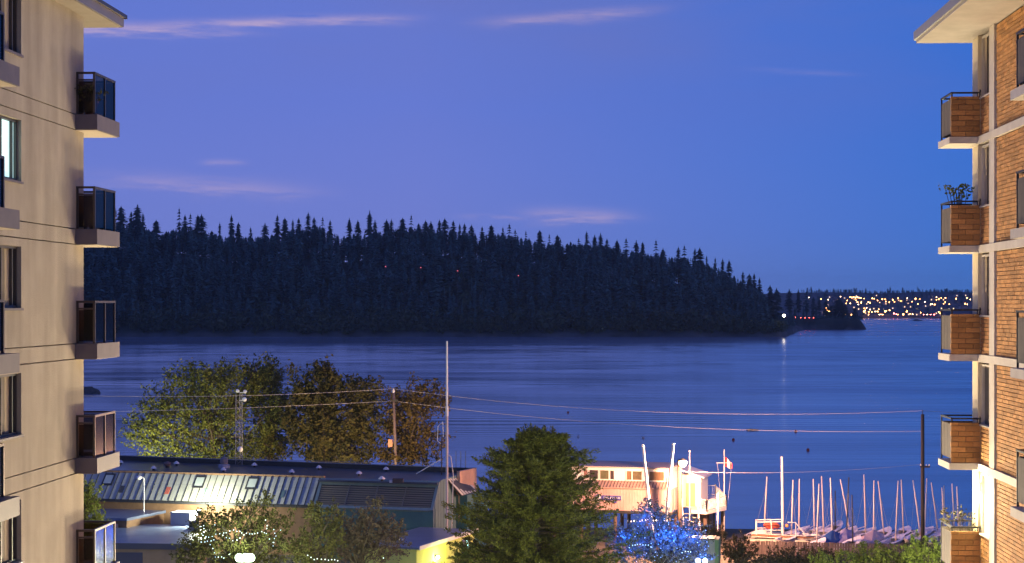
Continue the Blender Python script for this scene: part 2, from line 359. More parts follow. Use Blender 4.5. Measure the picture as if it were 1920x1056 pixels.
# conifers of the headland
def conifer(g, whorls=15, br=7, rad=.16, gap=0.0, bare=.10):
    q = []
    for i in range(whorls):
        h = bare + (1 - bare - .01) * (1 - (1 - (i + g.uniform(-.4, .4)) / whorls) ** 1.35)
        if g.random() < gap: continue
        r0 = rad * (1 - max(0, h)) ** .5 * (.70 + .55 * g.random()) * min(1, (1 - max(0, h)) * 9 + .12)
        if h < bare + .12: r0 *= .65
        for k in range(br):
            a = 2 * math.pi * (k + g.random() * .8) / br; r = r0 * (.6 + .6 * g.random()); d = np.array([math.cos(a), math.sin(a), 0]); n = np.array([-d[1], d[0], 0])
            dr = r * g.uniform(-.1, .55); b0 = np.array([0, 0, h + .03]); w = r * .40
            q.append([b0, d * r * .55 - n * w + [0, 0, h - dr * .45], d * r + [0, 0, h - dr], d * r * .55 + n * w + [0, 0, h - dr * .35]])
    tw = .011
    for k in range(3):
        a, b = 2 * math.pi * k / 3, 2 * math.pi * (k + 1) / 3
        q.append([np.array([math.cos(a) * tw, math.sin(a) * tw, -.05]), np.array([math.cos(b) * tw, math.sin(b) * tw, -.05]), np.array([math.cos(b) * .002, math.sin(b) * .002, 1.0]), np.array([math.cos(a) * .002, math.sin(a) * .002, 1.0])])
    return np.array(q)
firm = M('fir_needles', (.034, .092, .088), (.06, .13, .115), .03, .9, island=.5)
firm1 = M('skyline_fir_needles', (.024, .055, .05), (.04, .075, .065), 2, .9, rand=.25)
maplem = M('far_broadleaf', (.035, .055, .025), (.06, .075, .035), .05, .9, island=.4)
g = np.random.default_rng(11)
cvar = [conifer(g, 34, 7, .16, .04), conifer(g, 30, 6, .13, .14), conifer(g, 36, 7, .20, .05), conifer(g, 26, 5, .12, .22, .25), conifer(g, 30, 7, .19, .14, .2), conifer(g, 36, 7, .14, .06)]
cmesh = [quads('skyline_conifer', c, firm1) for c in cvar]
def rotz(V, a): c, s = math.cos(a), math.sin(a); return V @ np.array([[c, s, 0], [-s, c, 0], [0, 0, 1]])
# tall trees whose tops stand out on the skyline (photo column, row of the tip)
spikes = [(214, 381), (227, 386), (246, 396), (258, 383), (268, 398), (293, 412), (336, 389), (347, 402), (357, 400), (371, 402), (378, 401), (412, 416), (434, 402), (447, 416), (470, 425), (497, 418), (520, 402), (534, 408), (549, 410), (560, 408), (578, 397), (589, 406), (605, 406), (619, 412), (655, 408), (671, 412),
          (693, 394), (703, 412), (725, 411), (734, 410), (755, 408), (771, 402), (785, 418), (798, 413), (808, 414), (824, 411), (834, 409), (850, 413), (862, 418), (871, 418), (884, 421), (904, 424), (921, 421), (943, 425), (955, 419), (966, 430), (986, 432), (1012, 431), (1030, 438), (1045, 440), (1051, 447), (1070, 452),
          (1085, 446), (1100, 433), (1115, 440), (1126, 436), (1138, 447), (1157, 449), (1174, 446), (1193, 450), (1205, 453), (1230, 449), (1243, 465), (1272, 462), (1283, 459), (1303, 464), (1312, 464), (1325, 478), (1341, 482), (1355, 484), (1367, 487), (1393, 508), (1405, 513), (1414, 512), (1424, 520), (1444, 534), (1456, 540), (1480, 542), (1497, 542)]
SKL = 'dark conifer standing out on the skyline of the headland'
def sky_tree(u, v, back, tall=False):
    Y = YR + back if u < 1440 else shore(min(u, 1500)) + 40 + 20 * g.random()
    if u > 1470: Y = 1700 + 30 * g.random()
    top = at(u, v, Y); gz = hill_z(u, Y - shore(u)) if u < 1470 else spit_z(u, 30)
    hgt = top.z - gz
    hgt = max(hgt, 9.0)
    k = g.integers(0, 6); o = inst('skyline_conifer', cmesh[k], None, (top.x, Y, top.z - hgt), (0, 0, g.random() * 6.28), (hgt * g.uniform(.9, 1.65),) * 2 + (hgt,))
    tag(o, *(('tall dark conifer rising clear above the canopy of the headland', 'tree', 'tall conifers above the headland canopy') if tall else ('dark conifer filling the even canopy edge of the headland', 'tree', 'conifers of the headland canopy edge')))
for u, v in spikes: sky_tree(u, v, g.uniform(-10, 20), True)
for u in np.arange(150, 1440, 7.5):
    uu = u + g.uniform(-6, 6); sky_tree(uu, np.interp(uu, pu, pv) + 5 + 22 * g.random(), g.uniform(-30, 15))
# the mass of the wood on the slope
acc = []
N0 = 3200
for i in range(N0):
    u = g.uniform(-500, 1490); t = 8 + 220 * g.random() ** .85
    hgt = g.uniform(15, 30) * (.75 if t < 45 else 1); z = hill_z(u, t) - .5; Y = shore(u) + t
    lim = 23 + (V0 - np.interp(u, pu, pv) - 10) / F * Y
    if z + hgt > lim: hgt = max(6, lim - z)
    if u > 1440: hgt = min(hgt, 10)
    V = rotz(cvar[g.integers(0, 6)][::2], g.random() * 6.28) * np.array([hgt * 1.35, hgt * 1.35, hgt]) + np.array([(u - U0) / F * Y, Y, z]); acc.append(V)
tag(inst('conifer_forest', quads('conifer_forest', np.concatenate(acc), firm)), 'dark conifer forest covering the headland slope across the water', 'forest', kind='stuff')
acc = []
for i in range(1200):                            # broadleaf clumps lower on the slope
    u = g.uniform(-300, 1470); t = 4 + 98 * g.random() ** 1.6; Y = shore(u) + t; z = hill_z(u, t); hh = g.uniform(5, 13) * (.6 if u > 1400 else 1); n = 70
    c = np.array([(u - U0) / F * Y, Y, z + hh * .5]); d = g.normal(size=(n, 3)); d /= np.linalg.norm(d, axis=1)[:, None]
    p = c + d * np.array([hh * .5, hh * .5, hh * .55]) * g.uniform(.6, 1, (n, 1)); a = g.normal(size=(n, 3)) * hh * .075; b = g.normal(size=(n, 3)) * hh * .075
    acc.append(np.stack([p - a, p + b, p + a, p - b], 1))
tag(inst('broadleaf_scrub', quads('broadleaf_scrub', np.concatenate(acc), maplem)), 'paler broadleaf scrub along the foot of the wooded headland', 'scrub', kind='stuff')
# low point trees
for u, v, w in ((1512, 546, 1), (1525, 556, 1), (1536, 560, .9), (1548, 563, .9), (1558, 572, 1), (1572, 558, 1.5), (1579, 566, 1.3), (1585, 571, 1.2), (1603, 577, 1.2), (1608, 586, 1), (1566, 580, 1.2)):
    Y = 1715 + g.uniform(0, 30); top = at(u, v, Y); gz = spit_z(u, 30) - .3; hgt = top.z - gz
    tag(inst('skyline_conifer', cmesh[g.integers(0, 6)], None, (top.x, Y, gz), (0, 0, g.random() * 6), (hgt * 2.2 * w, hgt * 2.2 * w, hgt)), 'dark conifer on the low point in front of the town lights', 'tree', 'conifers on the low point')
acc = []
for i in range(70):
    u = g.uniform(1440, 1612); t = g.uniform(4, 60); Y = spY(u) + t; z = spit_z(u, t) - .3; hh = g.uniform(2, 4); n = 40
    c = np.array([(u - U0) / F * Y, Y, z + hh * .3]); d = g.normal(size=(n, 3)); d /= np.linalg.norm(d, axis=1)[:, None]
    p = c + d * np.array([hh, hh, hh * .4]); a = g.normal(size=(n, 3)) * .4; b = g.normal(size=(n, 3)) * .4
    acc.append(np.stack([p - a, p + b, p + a, p - b], 1))
for i in range(16):
    u = g.uniform(1480, 1562); t = g.uniform(50, 90); Y = spY(u) + t; hgt = g.uniform(9, 16) * (1 if u < 1530 else .7)
    acc.append(rotz(cvar[g.integers(0, 6)], g.random() * 6.28) * np.array([hgt * 1.4, hgt * 1.4, hgt]) + np.array([(u - U0) / F * Y, Y, spit_z(u, t)]))
tag(inst('low_scrub', quads('low_scrub', np.concatenate(acc), firm)), 'low dark scrub on the low point behind the headland', 'scrub', kind='stuff')
acc = []
for i in range(1500):                           # trees among the far houses
    u = g.uniform(1500, 2250); t = 5 + 950 * g.random(); Y = twY(u) + t; hgt = g.uniform(4, 9) + (6 if g.random() < .06 else 0)
    acc.append(rotz(cvar[g.integers(0, 6)][::2], g.random() * 6.28) * np.array([hgt * 2.6, hgt * 2.6, hgt]) + np.array([(u - U0) / F * Y, Y, town_z(u, t) - 1]))
tag(inst('far_trees', quads('far_trees', np.concatenate(acc), firm)), 'hazy trees between the houses of the far hillside town', 'trees', kind='stuff')

# town lamps and houses on the far hillside
TL = [(750, 262, 2), (765, 265, 2), (780, 262, 2), (795, 268, 2), (810, 262, 2), (825, 266, 2), (840, 270, 2), (870, 275), (940, 272, 2), (955, 275), (1025, 280, 2), (1050, 280), (1055, 300), (1115, 285, 2), (1130, 302), (1185, 295), (1200, 292), (1310, 275, 3), (1345, 278, 2), (1390, 303), (1160, 270), (1085, 305), (985, 290), (920, 310, 2), (905, 305),
      (845, 310, 2), (800, 288), (815, 305), (725, 290), (715, 315), (750, 315), (820, 325), (500, 278), (562, 283), (648, 280, 2), (668, 257), (395, 265), (370, 270), (1490, 262), (1510, 280), (1530, 268), (1567, 268, 2), (1490, 285), (1475, 325, 2), (1440, 322), (1455, 322), (1550, 318), (1600, 322), (1565, 305), (1658, 275, 2), (1750, 270, 2), (1780, 282),
      (1735, 318, 2), (1755, 325), (1330, 320), (1280, 300), (1240, 270), (870, 385, 3), (880, 375), (910, 388), (908, 415), (985, 385, 2), (1050, 385, 3), (1088, 375, 2), (1060, 380), (1125, 402, 2, 'r'), (1235, 385, 3), (1205, 410, 3), (1265, 405), (1285, 408), (1030, 412), (1015, 410), (1000, 420), (995, 365), (935, 390), (965, 385), (870, 358), (890, 355),
      (920, 368), (545, 355), (570, 385, 2), (560, 330), (555, 375), (597, 340), (575, 420), (665, 348), (685, 402, 3), (672, 425), (712, 425, 2), (760, 425, 2), (1510, 390, 2), (1520, 400), (1355, 395), (1380, 413, 1, 'r'), (1410, 413), (1440, 415, 1, 'r'), (1470, 416, 1, 'r'), (1160, 412, 1), (1145, 408, 1, 'r')]
lampmats = {k: emis('town_glow_' + k, c, s) for k, c, s in (('a', (1, .40, .10), 34), ('b', (1, .64, .32), 30), ('r', (1, .16, .14), 55))}
polem = M('lamp_pole', (.12, .12, .12), rough=.5)
gl = {k: MB().ball((0, 0, 0), 1.0, 8, 5).mesh('globe', m) for k, m in lampmats.items()}
pl = MB().tube([(0, 0, -7), (0, 0, -.5)], .12, 5).mesh('pole', polem)
for t in TL:
    u, v = 1430 + t[0] / 4.571, 500 + t[1] / 4.571; sz = t[2] if len(t) > 2 else 1; k = t[3] if len(t) > 3 else ('a' if sz > 1 or g.random() < .6 else 'b')
    best = min(((abs(V0 - (town_z(u, tt) + 7 - H) * F / (twY(u) + tt) - v), tt) for tt in np.arange(4, 900, 8.0)))[1]
    Y = twY(u) + best; p = at(u, v, Y); gz = town_z(u, best)
    o = thing('street_lamp', (p.x, Y, gz), 'tiny glowing red light in the far shore town' if k == 'r' else 'tiny glowing street lamp in the hillside town across the water', 'lamp', 'red lights of the far town' if k == 'r' else 'lights of the far town')
    hh = max(4, p.z - gz)
    inst('pole', pl, o, (0, 0, hh), (0, 0, 0), (1, 1, hh / 7)); r = (.6, .85, 1.1)[sz - 1]; inst('globe', gl[k], o, (0, 0, hh), (0, 0, 0), (r, r, r))
wallc = [M('far_house_wall_%s' % n, c) for n, c in (('pale', (.35, .33, .30)), ('grey', (.22, .22, .24)), ('tan', (.3, .24, .18)))]
roofm = M('far_house_roof', (.08, .075, .08))
hw = [MB().box(-5, 5, -4, 4, 0, 5).mesh('wall', w) for w in wallc]
hr = MB().hexa([(-5.5, -4.5, 5), (5.5, -4.5, 5), (5.5, 4.5, 5), (-5.5, 4.5, 5), (-5.5, -.1, 8), (5.5, -.1, 8), (5.5, .1, 8), (-5.5, .1, 8)]).mesh('roof', roofm)
litw = emis('far_lit_window', (1, .7, .36), 3.0)
hwin = MB().box(-2.6, -1.2, -4.1, -4.02, 1.5, 3.3).mesh('window', litw); hwin2 = MB().box(1.2, 2.8, -4.1, -4.02, 1.5, 3.3).mesh('window', M('far_dark_window', (.02, .02, .03), rough=.1))
for i in range(60):
    u = g.uniform(1540, 1830); t = 12 + 500 * g.random() ** 1.4; Y = twY(u) + t
    o = thing('distant_house', ((u - U0) / F * Y, Y, town_z(u, t) - .5), 'small gabled house in the hillside town across the water', 'house', 'houses of the far town', rz=g.uniform(-.5, .5))
    inst('wall', hw[i % 3], o); inst('roof', hr, o); inst('window', hwin, o); inst('window', hwin2, o)

# lights and cars on the headland road
def lamp_far(u, v, Y, gz, r, mat, label, group=None, name='street_lamp'):
    p = at(u, v, Y); o = thing(name, (p.x, Y, gz), label, 'lamp', group)
    MB().tube([(p.x, Y, gz), (p.x, Y, p.z - r * .8)], .1, 6).build('pole', polem, o); MB().ball(p, r, 10, 6).build('globe', mat, o); return o
lamp_far(1470, 592, 1308, hill_z(1470, 12) - .3, 1.05, emis('headland_lamp_glow', (1, .86, .6), 14), 'bright white lamp at the tip of the wooded headland')
redm = emis('red_beacon_glow', (1, .12, .06), 1.0)
for u, v in ((723, 500), (789, 502), (858, 508), (972, 517)):
    Y = shore(u) + 58; lamp_far(u, v, Y, hill_z(u, 58) - .3, .45, redm, 'small red lamp among the trees high on the headland', 'red lamps in the headland wood', 'red_lamp')
carbody = M('far_car_paint', (.10, .10, .12), rough=.35); tailm = emis('tail_lamp_glow', (1, .10, .06), 22)
carm = MB().hexa([(-2.2, -.9, .35), (2.2, -.9, .35), (2.2, .9, .35), (-2.2, .9, .35), (-2.2, -.85, .95), (2.2, -.85, .95), (2.2, .85, .95), (-2.2, .85, .95)])
carm.hexa([(-1.9, -.8, .95), (1.0, -.8, .95), (1.0, .8, .95), (-1.9, .8, .95), (-1.4, -.65, 1.45), (.4, -.65, 1.45), (.4, .65, 1.45), (-1.4, .65, 1.45)])
carme = carm.mesh('body', carbody); tl = MB().box(-2.3, -1.7, -.98, -.92, .55, .95).mesh('tail_lamp', tailm); tl2 = MB().box(1.75, 2.3, -.98, -.92, .55, .95).mesh('marker_lamp', tailm)
whl = MB().tube([(0, -.95, .33), (0, -.7, .33)], .33, 10).mesh('wheel', M('tyre', (.02, .02, .02)))
for u in (1479, 1487, 1505, 1513, 1521):
    t = 8; Y = spY(u) + t; o = thing('parked_car', ((u - U0) / F * Y, Y, spit_z(u, t)), 'distant car with red lamps lit on the road along the low point', 'car', 'cars on the low point road', rz=g.uniform(-.1, .1))
    inst('body', carme, o); inst('tail_lamp', tl, o); inst('marker_lamp', tl2, o)
    for a in (-1.35, 1.35): inst('wheel', whl, o, (a, 0, 0)); inst('wheel', whl, o, (a, 1.65, 0))
# small things on the water
buoym = M('buoy_red', (.35, .05, .03), rough=.5); buoyw = M('buoy_white', (.6, .58, .55), rough=.5)
for u, v, m in ((1065, 774, 'r'), (1367, 868, 'r'), (1515, 844, 'r'), (1492, 809, 'r'), (1375, 825, 'r'), (1084, 819, 'w'), (1206, 821, 'w')):
    p = atz(u, v, .1); o = thing('mooring_buoy', (p.x, p.y, 0), 'round %s mooring buoy floating on the open water' % ('red' if m == 'r' else 'white'), 'buoy', 'red mooring buoys' if m == 'r' else 'white mooring buoys')
    MB().ball((p.x, p.y, .12), .26, 10, 6).build('float', buoym if m == 'r' else buoyw, o, True); MB().tube([(p.x, p.y, .34), (p.x, p.y, .46)], .05, 6).build('ring_post', ironm, o)
p = atz(1411, 806, .1); tag(MB().tube([(p.x - 1.1, p.y, .05), (p.x - .3, p.y + .05, .12), (p.x + 1.1, p.y + .2, .06)], [.14, .16, .1], 8).build('drift_log', M('wet_log', (.03, .025, .02)), None, True, p), 'dark drift log floating alone on the open water', 'log')
o = thing('moored_barge', atz(1720, 602, 0), 'low dark vessel moored off the far town shore', 'boat'); p = atz(1720, 602, 0)
MB().hexa([p + Vector(q) for q in ((-6, -1.5, -.3), (6, -1.5, -.3), (6, 1.5, -.3), (-6, 1.5, -.3), (-7, -2, 1.3), (7.5, -2, 1.6), (7.5, 2, 1.6), (-7, 2, 1.3))]).build('hull', carbody, o); MB().box(p.x - 4, p.x + 1, p.y - 1.3, p.y + 1.3, 1.35, 3).build('cabin', carbody, o)
# shore rocks left
for k, (u, v, s) in enumerate(((160, 738, 2.4), (172, 737, 1.7), (180, 739, 1.0))):
    p = atz(u, v, 0); b = MB().ball((0, 0, 0), 1, 9, 6)
    b.v = [tuple(Vector(q) * (1 + .35 * mnoise.noise((Vector(q) * 1.7 + Vector((k * 7, 0, 0))))) ) for q in b.v]; b.v = [(p.x + q[0] * s * 1.3, p.y + q[1] * s, q[2] * s * .75) for q in b.v]
    tag(b.build('shore_rock', rockm, None, False, p), ('largest dark rock standing in the water past the beige tower', 'middle dark rock standing in the water past the beige tower', 'smallest dark rock at the tip of the rocks in the water')[k], 'rock')
# ---------------------------------------------------------------- beige apartment tower on the left
def left_tower():
    LF = Fr(((141 - U0) / F * 43, 43, 0), (.05, 1, 0), (1, -.05, 0)); zb = [29.9 - 0 * 1] + [27.17 - 2.727 * i for i in range(9)]; T = .365
    o = thing('apartment_tower', LF.p(-6, -6, 5), 'beige stucco apartment tower with glass balconies', 'building')
    MB().box(-15.9, .55, -13.9, -.16, 2, 29.9, LF).build('core', joint, o)
    levels = zb[1:]
    for i, z in enumerate(levels):              # slab-edge band and wall panel of each storey, open joints between
        top = levels[i - 1] if i else 29.965
        MB().box(-16, .7, -.15, 0, z + .012, z + T - .012, LF).build('band_panel', stucco, o)
        w0, w1 = z + T + 1.0 - .14, z + 2.545
        b = MB(); z0, z1 = z + T + .012, top - .012
        wz0, wz1 = z + 1.22, z + 2.545; 
        for s0, s1 in ((-16, -14.6), (-12.6, -6.0), (-4.0, .7)): b.box(s0, s1, -.15, 0, z0, z1, LF)
        for s0, s1 in ((-6.0, -4.0), (-14.6, -12.6)): b.box(s0, s1, -.15, 0, z0, wz0, LF); b.box(s0, s1, -.15, 0, wz1, z1, LF)
        b.build('wall_panel', stucco, o)
        for s0, s1 in ((-6.0, -4.0),) if z > 8 else ():
            w = MB().box(s0, s1, -.19, -.17, wz0, wz1, LF).build('window', winm, o)
            lit = i == 1
            inner = MB().box(s0 + .05, s1 - .06, -.165, -.155, wz0 + .06, wz1 - .06, LF).build('blind', cyanwin, w) if lit else None
            if not lit: MB().box(s1 - .62, s1 - .30, -.165, -.158, wz0 + .06, wz1 - .06, LF).build('curtain', curtm, w)
            fb = MB()
            for q in (s0, s0 + .95, s1 - .34, s1 - .06): fb.box(q, q + .055, -.15, -.09, wz0, wz1, LF)
            fb.box(s0, s1, -.15, -.085, wz1 - .055, wz1 + .002, LF); fb.box(s0, s1, -.15, -.085, wz0 - .002, wz0 + .055, LF)
            fb.build('frame', framem, w)
            MB().box(s0 - .04, s1 + .04, -.14, .045, wz0 - .055, wz0 - .004, LF).build('sill', slabm, w)
        if z < 8: continue
        # corner balcony towards the water
        ny = .53; bal = MB()
        bal.prism([LF.p(*q, 0).xy for q in ((.0, .004), (.0, ny), (2.0, ny), (2.0, -4), (.704, -4), (.704, .004))][::-1], z, z + T)
        sl = bal.build('balcony_slab', slabm, o)
        MB().prism([LF.p(*q, 0).xy for q in ((.05, .01), (.05, ny - .05), (1.95, ny - .05), (1.95, -3.9), (.71, -3.9), (.71, .01))][::-1], z - .012, z - .002).build('balcony_soffit', soffm, sl)
        rail = MB(); a, n1, e = .10, ny - .10, 1.86; zt = z + T + .97
        for s, n in ((a, .03), (a, n1), (.98, n1), (e, n1), (e, -.9), (e, -1.9), (e, -2.9), (e, -3.9)): rail.box(s - .025, s + .025, n - .025, n + .025, z + T, zt, LF)
        rail.box(a - .03, a + .03, .005, n1 + .03, zt, zt + .05, LF); rail.box(a + .032, e + .03, n1 - .03, n1 + .03, zt, zt + .05, LF); rail.box(e - .03, e + .03, -3.95, n1 - .032, zt, zt + .05, LF)
        rail.box(a - .015, a + .015, .05, n1 - .03, zt - .16, zt - .12, LF)
        rl = rail.build('balcony_railing', bronze, o)
        MB().box(a - .006, a + .006, .06, n1 - .03, z + T + .05, zt - .17, LF).build('glass_panel', tint, rl)
        for s0, s1 in ((a + .03, .95), (1.01, e - .03)): MB().box(s0, s1, n1 - .006, n1 + .006, z + T + .05, zt - .01, LF).build('glass_panel', tint, rl)
        for k in range(3): MB().box(e - .006, e + .006, -.87 - k, n1 - .03 if k == 0 else .07 - k, z + T + .05, zt - .01, LF).build('glass_panel', tint, rl)
        # balcony nearer the street end of the wall
        sl = MB().box(-13.5, -8.45, .004, 1.42, z, z + T, LF).build('balcony_slab', slabm, o)
        MB().box(-13.4, -8.5, .01, 1.37, z - .012, z - .002, LF).build('balcony_soffit', soffm, sl)
        rail = MB(); zt = z + T + .97
        for s, n in ((-8.6, .1), (-8.6, 1.14), (-9.7, 1.14), (-10.9, 1.14), (-12.1, 1.14), (-13.3, 1.14)): rail.box(s - .03, s + .03, n - .03, n + .03, z + T, zt, LF)
        rail.box(-8.63, -8.57, .01, 1.17, zt, zt + .05, LF); rail.box(-13.33, -8.632, 1.11, 1.17, zt, zt + .05, LF)
        rl = rail.build('balcony_railing', bronze, o)
        MB().box(-8.606, -8.594, .14, 1.10, z + T + .05, zt - .01, LF).build('glass_panel', tint, rl)
        for k in range(4): MB().box(-9.66 - 1.2 * k, -8.64 - 1.2 * k if k == 0 else -8.54 - 1.2 * k, 1.134, 1.146, z + T + .05, zt - .01, LF).build('glass_panel', tint, rl)
    rf = MB().box(-16.2, 2.4, -14.5, .53, 29.97, 30.27, LF).build('roof', fascia, o)
    MB().box(-16.1, 2.36, -14, .49, 29.955, 29.966, LF).build('soffit', eavem, rf)
    MB().box(2.41, 2.47, -14.5, .60, 30.18, 30.27, LF).box(-16.2, 2.47, .535, .60, 30.19, 30.275, LF).build('gutter', bronze, rf)
left_tower()

# ---------------------------------------------------------------- brick apartment tower on the right
def right_tower():
    RF = Fr(((1838 - U0) / F * 45, 45, 0), (.05, 1, 0), (-1, .05, 0)); PZ = 2.708
    o = thing('apartment_tower', RF.p(-6, -6, 5), 'orange brick apartment tower with white floor bands', 'building')
    fl = [27.19 - PZ * i for i in range(9)]
    MB().box(-16, .90, -14, -.13, 2, 29.7, RF).build('core', mortar, o)
    BL, BH, g1 = .345, .118, .014
    rot = math.atan2(RF.x.y, RF.x.x)
    unit = MB().box(-.5, .5, -.5, .5, -.5, .5).mesh('brick', brickm)
    base = root_loc(o); slots = []; rl_ = random.Random(3)
    def course(s0, s1, n, z0, z1, par, alongx=True):
        BH, BL = (.082, .30) if alongx else (.118, .345)    # bricks between s0..s1 (or n range when facing the street) -> slots (dist, centre, size, par)
        k = 0; z = z0
        while z + BH * .5 < z1:
            h = min(BH, z1 - z); a = s0 + (-(BL + g1) / 2 if k % 2 else 0)
            while a < s1 - .02:
                b = min(a + BL, s1); aa = max(a, s0)
                if b - aa > .05:
                    ln, cx = b - aa, (aa + b) / 2; jit = rl_.uniform(-.004, .004)
                    if alongx: slots.append((RF.p(cx, n - .05 + jit, z + h / 2), (ln, .1, h), par))
                    else: slots.append((RF.p(n + .05 + jit, cx, z + h / 2), (.1, ln, h), par))
                a += BL + g1
            z += BH + g1; k += 1
    walls = {}
    for i, z in enumerate(fl):
        top = fl[i - 1] - .19 if i else 29.72
        vis = z > 13
        # street wall behind the bricks, and the bricks in front of it
        bw = MB().box(-16, -1.82, -.12, -.035, z, top, RF).build('brick_wall', mortar, o)
        if vis: course(-8.6, -1.82, -.002, z + .008, top - .008, bw)
        lo = MB().box(-1.22, -.02, -.12, -.035, z, z + .93, RF).build('parapet_wall', mortar, o)
        if vis: course(-1.22, -.02, -.002, z + .008, z + .92, lo)
        MB().box(-16, .98, -.12, .06, z - .19, z - .002, RF).build('floor_band', whitep, o)
        MB().box(-1.80, -1.24, -.12, .045, z + .002, top - .002, RF).build('pilaster', whitep, o)
        MB().box(-.0, .96, -.12, -.002, z + .002, top - .002, RF).build('corner_wall', cream, o)
        lit = i == 4
        w = MB().box(-1.22, -.02, -.115, -.10, z + .97, top - .06, RF).build('window', M('porch_glow', (.8, .8, .7), emit=(1, .88, .55), es=2.4) if lit else winm, o)
        fb = MB().box(-1.22, -1.17, -.098, -.03, z + .97, top - .05, RF).box(-.07, -.02, -.098, -.03, z + .97, top - .05, RF).box(-1.168, -.072, -.098, -.03, top - .10, top - .05, RF).box(-1.24, -.01, -.11, .03, z + .932, z + .968, RF)
        fb.build('frame', whitep, w)
        if not lit and i != 3: MB().box(-.34, -.08, -.098, -.09, z + .98, top - .105, RF).build('curtain', curtm, w)
        MB().box(.04, .10, .0, .05, z + .01, top - .01, RF).build('downpipe', cream, o)
        if not vis: continue
        # corner balcony
        n1 = .717; e = 1.42
        sl = MB().prism([RF.p(*q, 0).xy for q in ((-.03, .064), (-.03, n1 + .05), (e + .05, n1 + .05), (e + .05, -4), (.984, -4), (.984, .064))], z - .17, z - .004).build('balcony_slab', whitep, o)
        bp = MB().box(.035, .12, .004, n1 - .004, z, z + 1.0, RF).build('balcony_front', mortar, o)
        course(.004, n1, .0, z + .008, z + 1.0, bp, False)
        rail = MB(); zt = z + 1.08
        for s, n in ((.06, .05), (.06, n1 - .03), (e, n1 - .03), (e, -1.0), (e, -2.2), (e, -3.5)): rail.box(s - .018, s + .018, n - .018, n + .018, z, zt, RF)
        rail.box(.04, .09, .0, n1, zt, zt + .04, RF); rail.box(.092, e + .03, n1 - .055, n1 - .005, zt, zt + .04, RF); rail.box(e - .02, e + .03, -3.6, n1 - .058, zt, zt + .04, RF)
        rl = rail.build('balcony_railing', ironm, o)
        sp_ = [.14, .57, 1.0, e - .03]
        for k in range(3): MB().box(sp_[k], sp_[k + 1] - .02, n1 - .036, n1 - .022, z + .10, z + .96, RF).build('railing_panel', panelm, rl)
        for k in range(4): MB().box(e - .008, e + .008, -.95 - k * .9 + .05, n1 - .06 if k == 0 else -.08 - k * .9, z + .10, z + .96, RF).build('railing_panel', panelm, rl)
        MB().tube([RF.p(-.02, .03, z + .98), RF.p(-.12, .03, z + 1.16), RF.p(-.2, .03, z + 1.12), RF.p(-.2, .03, z + 1.0)], .012, 6).build('rail_hook', ironm, rl)
        # balcony nearer the street end
        sl = MB().box(-14.5, -9.7, .064, 1.42, z - .19, z - .004, RF).build('balcony_slab', whitep, o)
        rail = MB()
        for s, n in ((-9.8, .1), (-9.8, 1.3), (-10.9, 1.3), (-12, 1.3), (-13.1, 1.3), (-14.3, 1.3)): rail.box(s - .02, s + .02, n - .02, n + .02, z, zt, RF)
        rail.box(-9.83, -9.77, .01, 1.33, zt, zt + .04, RF); rail.box(-14.4, -9.832, 1.27, 1.33, zt, zt + .04, RF)
        rl = rail.build('balcony_railing', ironm, o)
        MB().box(-9.81, -9.79, .14, 1.26, z + .1, z + .98, RF).build('railing_panel', panelm, rl)
        for k in range(4): MB().box(-10.86 - 1.1 * k, -9.84 - 1.1 * k, 1.29, 1.31, z + .1, z + .98, RF).build('railing_panel', panelm, rl)
    # the bricks: those that show largest one by one, the rest of each wall as one part
    def vis_(p):
        u, v = U0 + F * p.x / p.y, V0 - F * (p.z - H) / p.y
        return -5 < u - 1760 < 175 and -10 < v < 1066
    cand = sorted((i for i in range(len(slots)) if vis_(slots[i][0])), key=lambda i: (0 if slots[i][1][1] > .11 else 1, slots[i][0].y))
    single = set(cand[:280]); rest = {}
    for i, (p, sz, par) in enumerate(slots):
        if i in single:
            inst('brick', unit, par, p - base, (0, 0, rot), sz)
        else: rest.setdefault(par.name, (par, []))[1].append((p, sz))
    for par, lst in rest.values():
        b = MB()
        for p, sz in lst:
            f2 = Fr(p, RF.x, RF.z.cross(RF.x)); b.box(-sz[0] / 2, sz[0] / 2, -sz[1] / 2, sz[1] / 2, -sz[2] / 2, sz[2] / 2, f2)
        tag(b.build('brick_courses', brickm2, par), kind='stuff')
    rf = MB().box(-16.5, 1.40, -14.5, 1.34, 29.725, 30.0, RF).build('roof', M('roof_paint', (.40, .355, .30), (.46, .41, .35), 2, .8, stain=.12), o)
    MB().box(-16.5, 1.44, 1.345, 1.40, 29.80, 30.02, RF).box(1.405, 1.44, -14.5, 1.342, 29.80, 30.02, RF).build('gutter', M('gutter_metal', (.30, .28, .26), rough=.5), rf)
    # porch lamp over the lowest balcony in view
    z = fl[4]
    lt = thing('porch_lamp', RF.p(-.1, .0, z + 2.0), 'glaring white porch lamp on the brick tower above its lowest visible balcony', 'lamp')
    MB().box(-.17, -.03, .0, .05, z + 1.95, z + 2.2, RF).build('back_plate', whitep, lt)
    MB().ball(RF.p(-.1, .12, z + 2.06), .07, 12, 8).build('globe', emis('porch_lamp_glow', (1, .9, .6), 60), lt, True)
    pl_ = bpy.data.lights.new('porch_light', 'POINT'); pl_.energy = 380; pl_.color = (1, .86, .5); pl_.shadow_soft_size = .12
    po = bpy.data.objects.new('porch_light', pl_); COL.objects.link(po); po.parent = lt; po.location = RF.p(.1, .45, z + 1.9) - lt.location
    return RF, fl
RFR, RFL = right_tower()
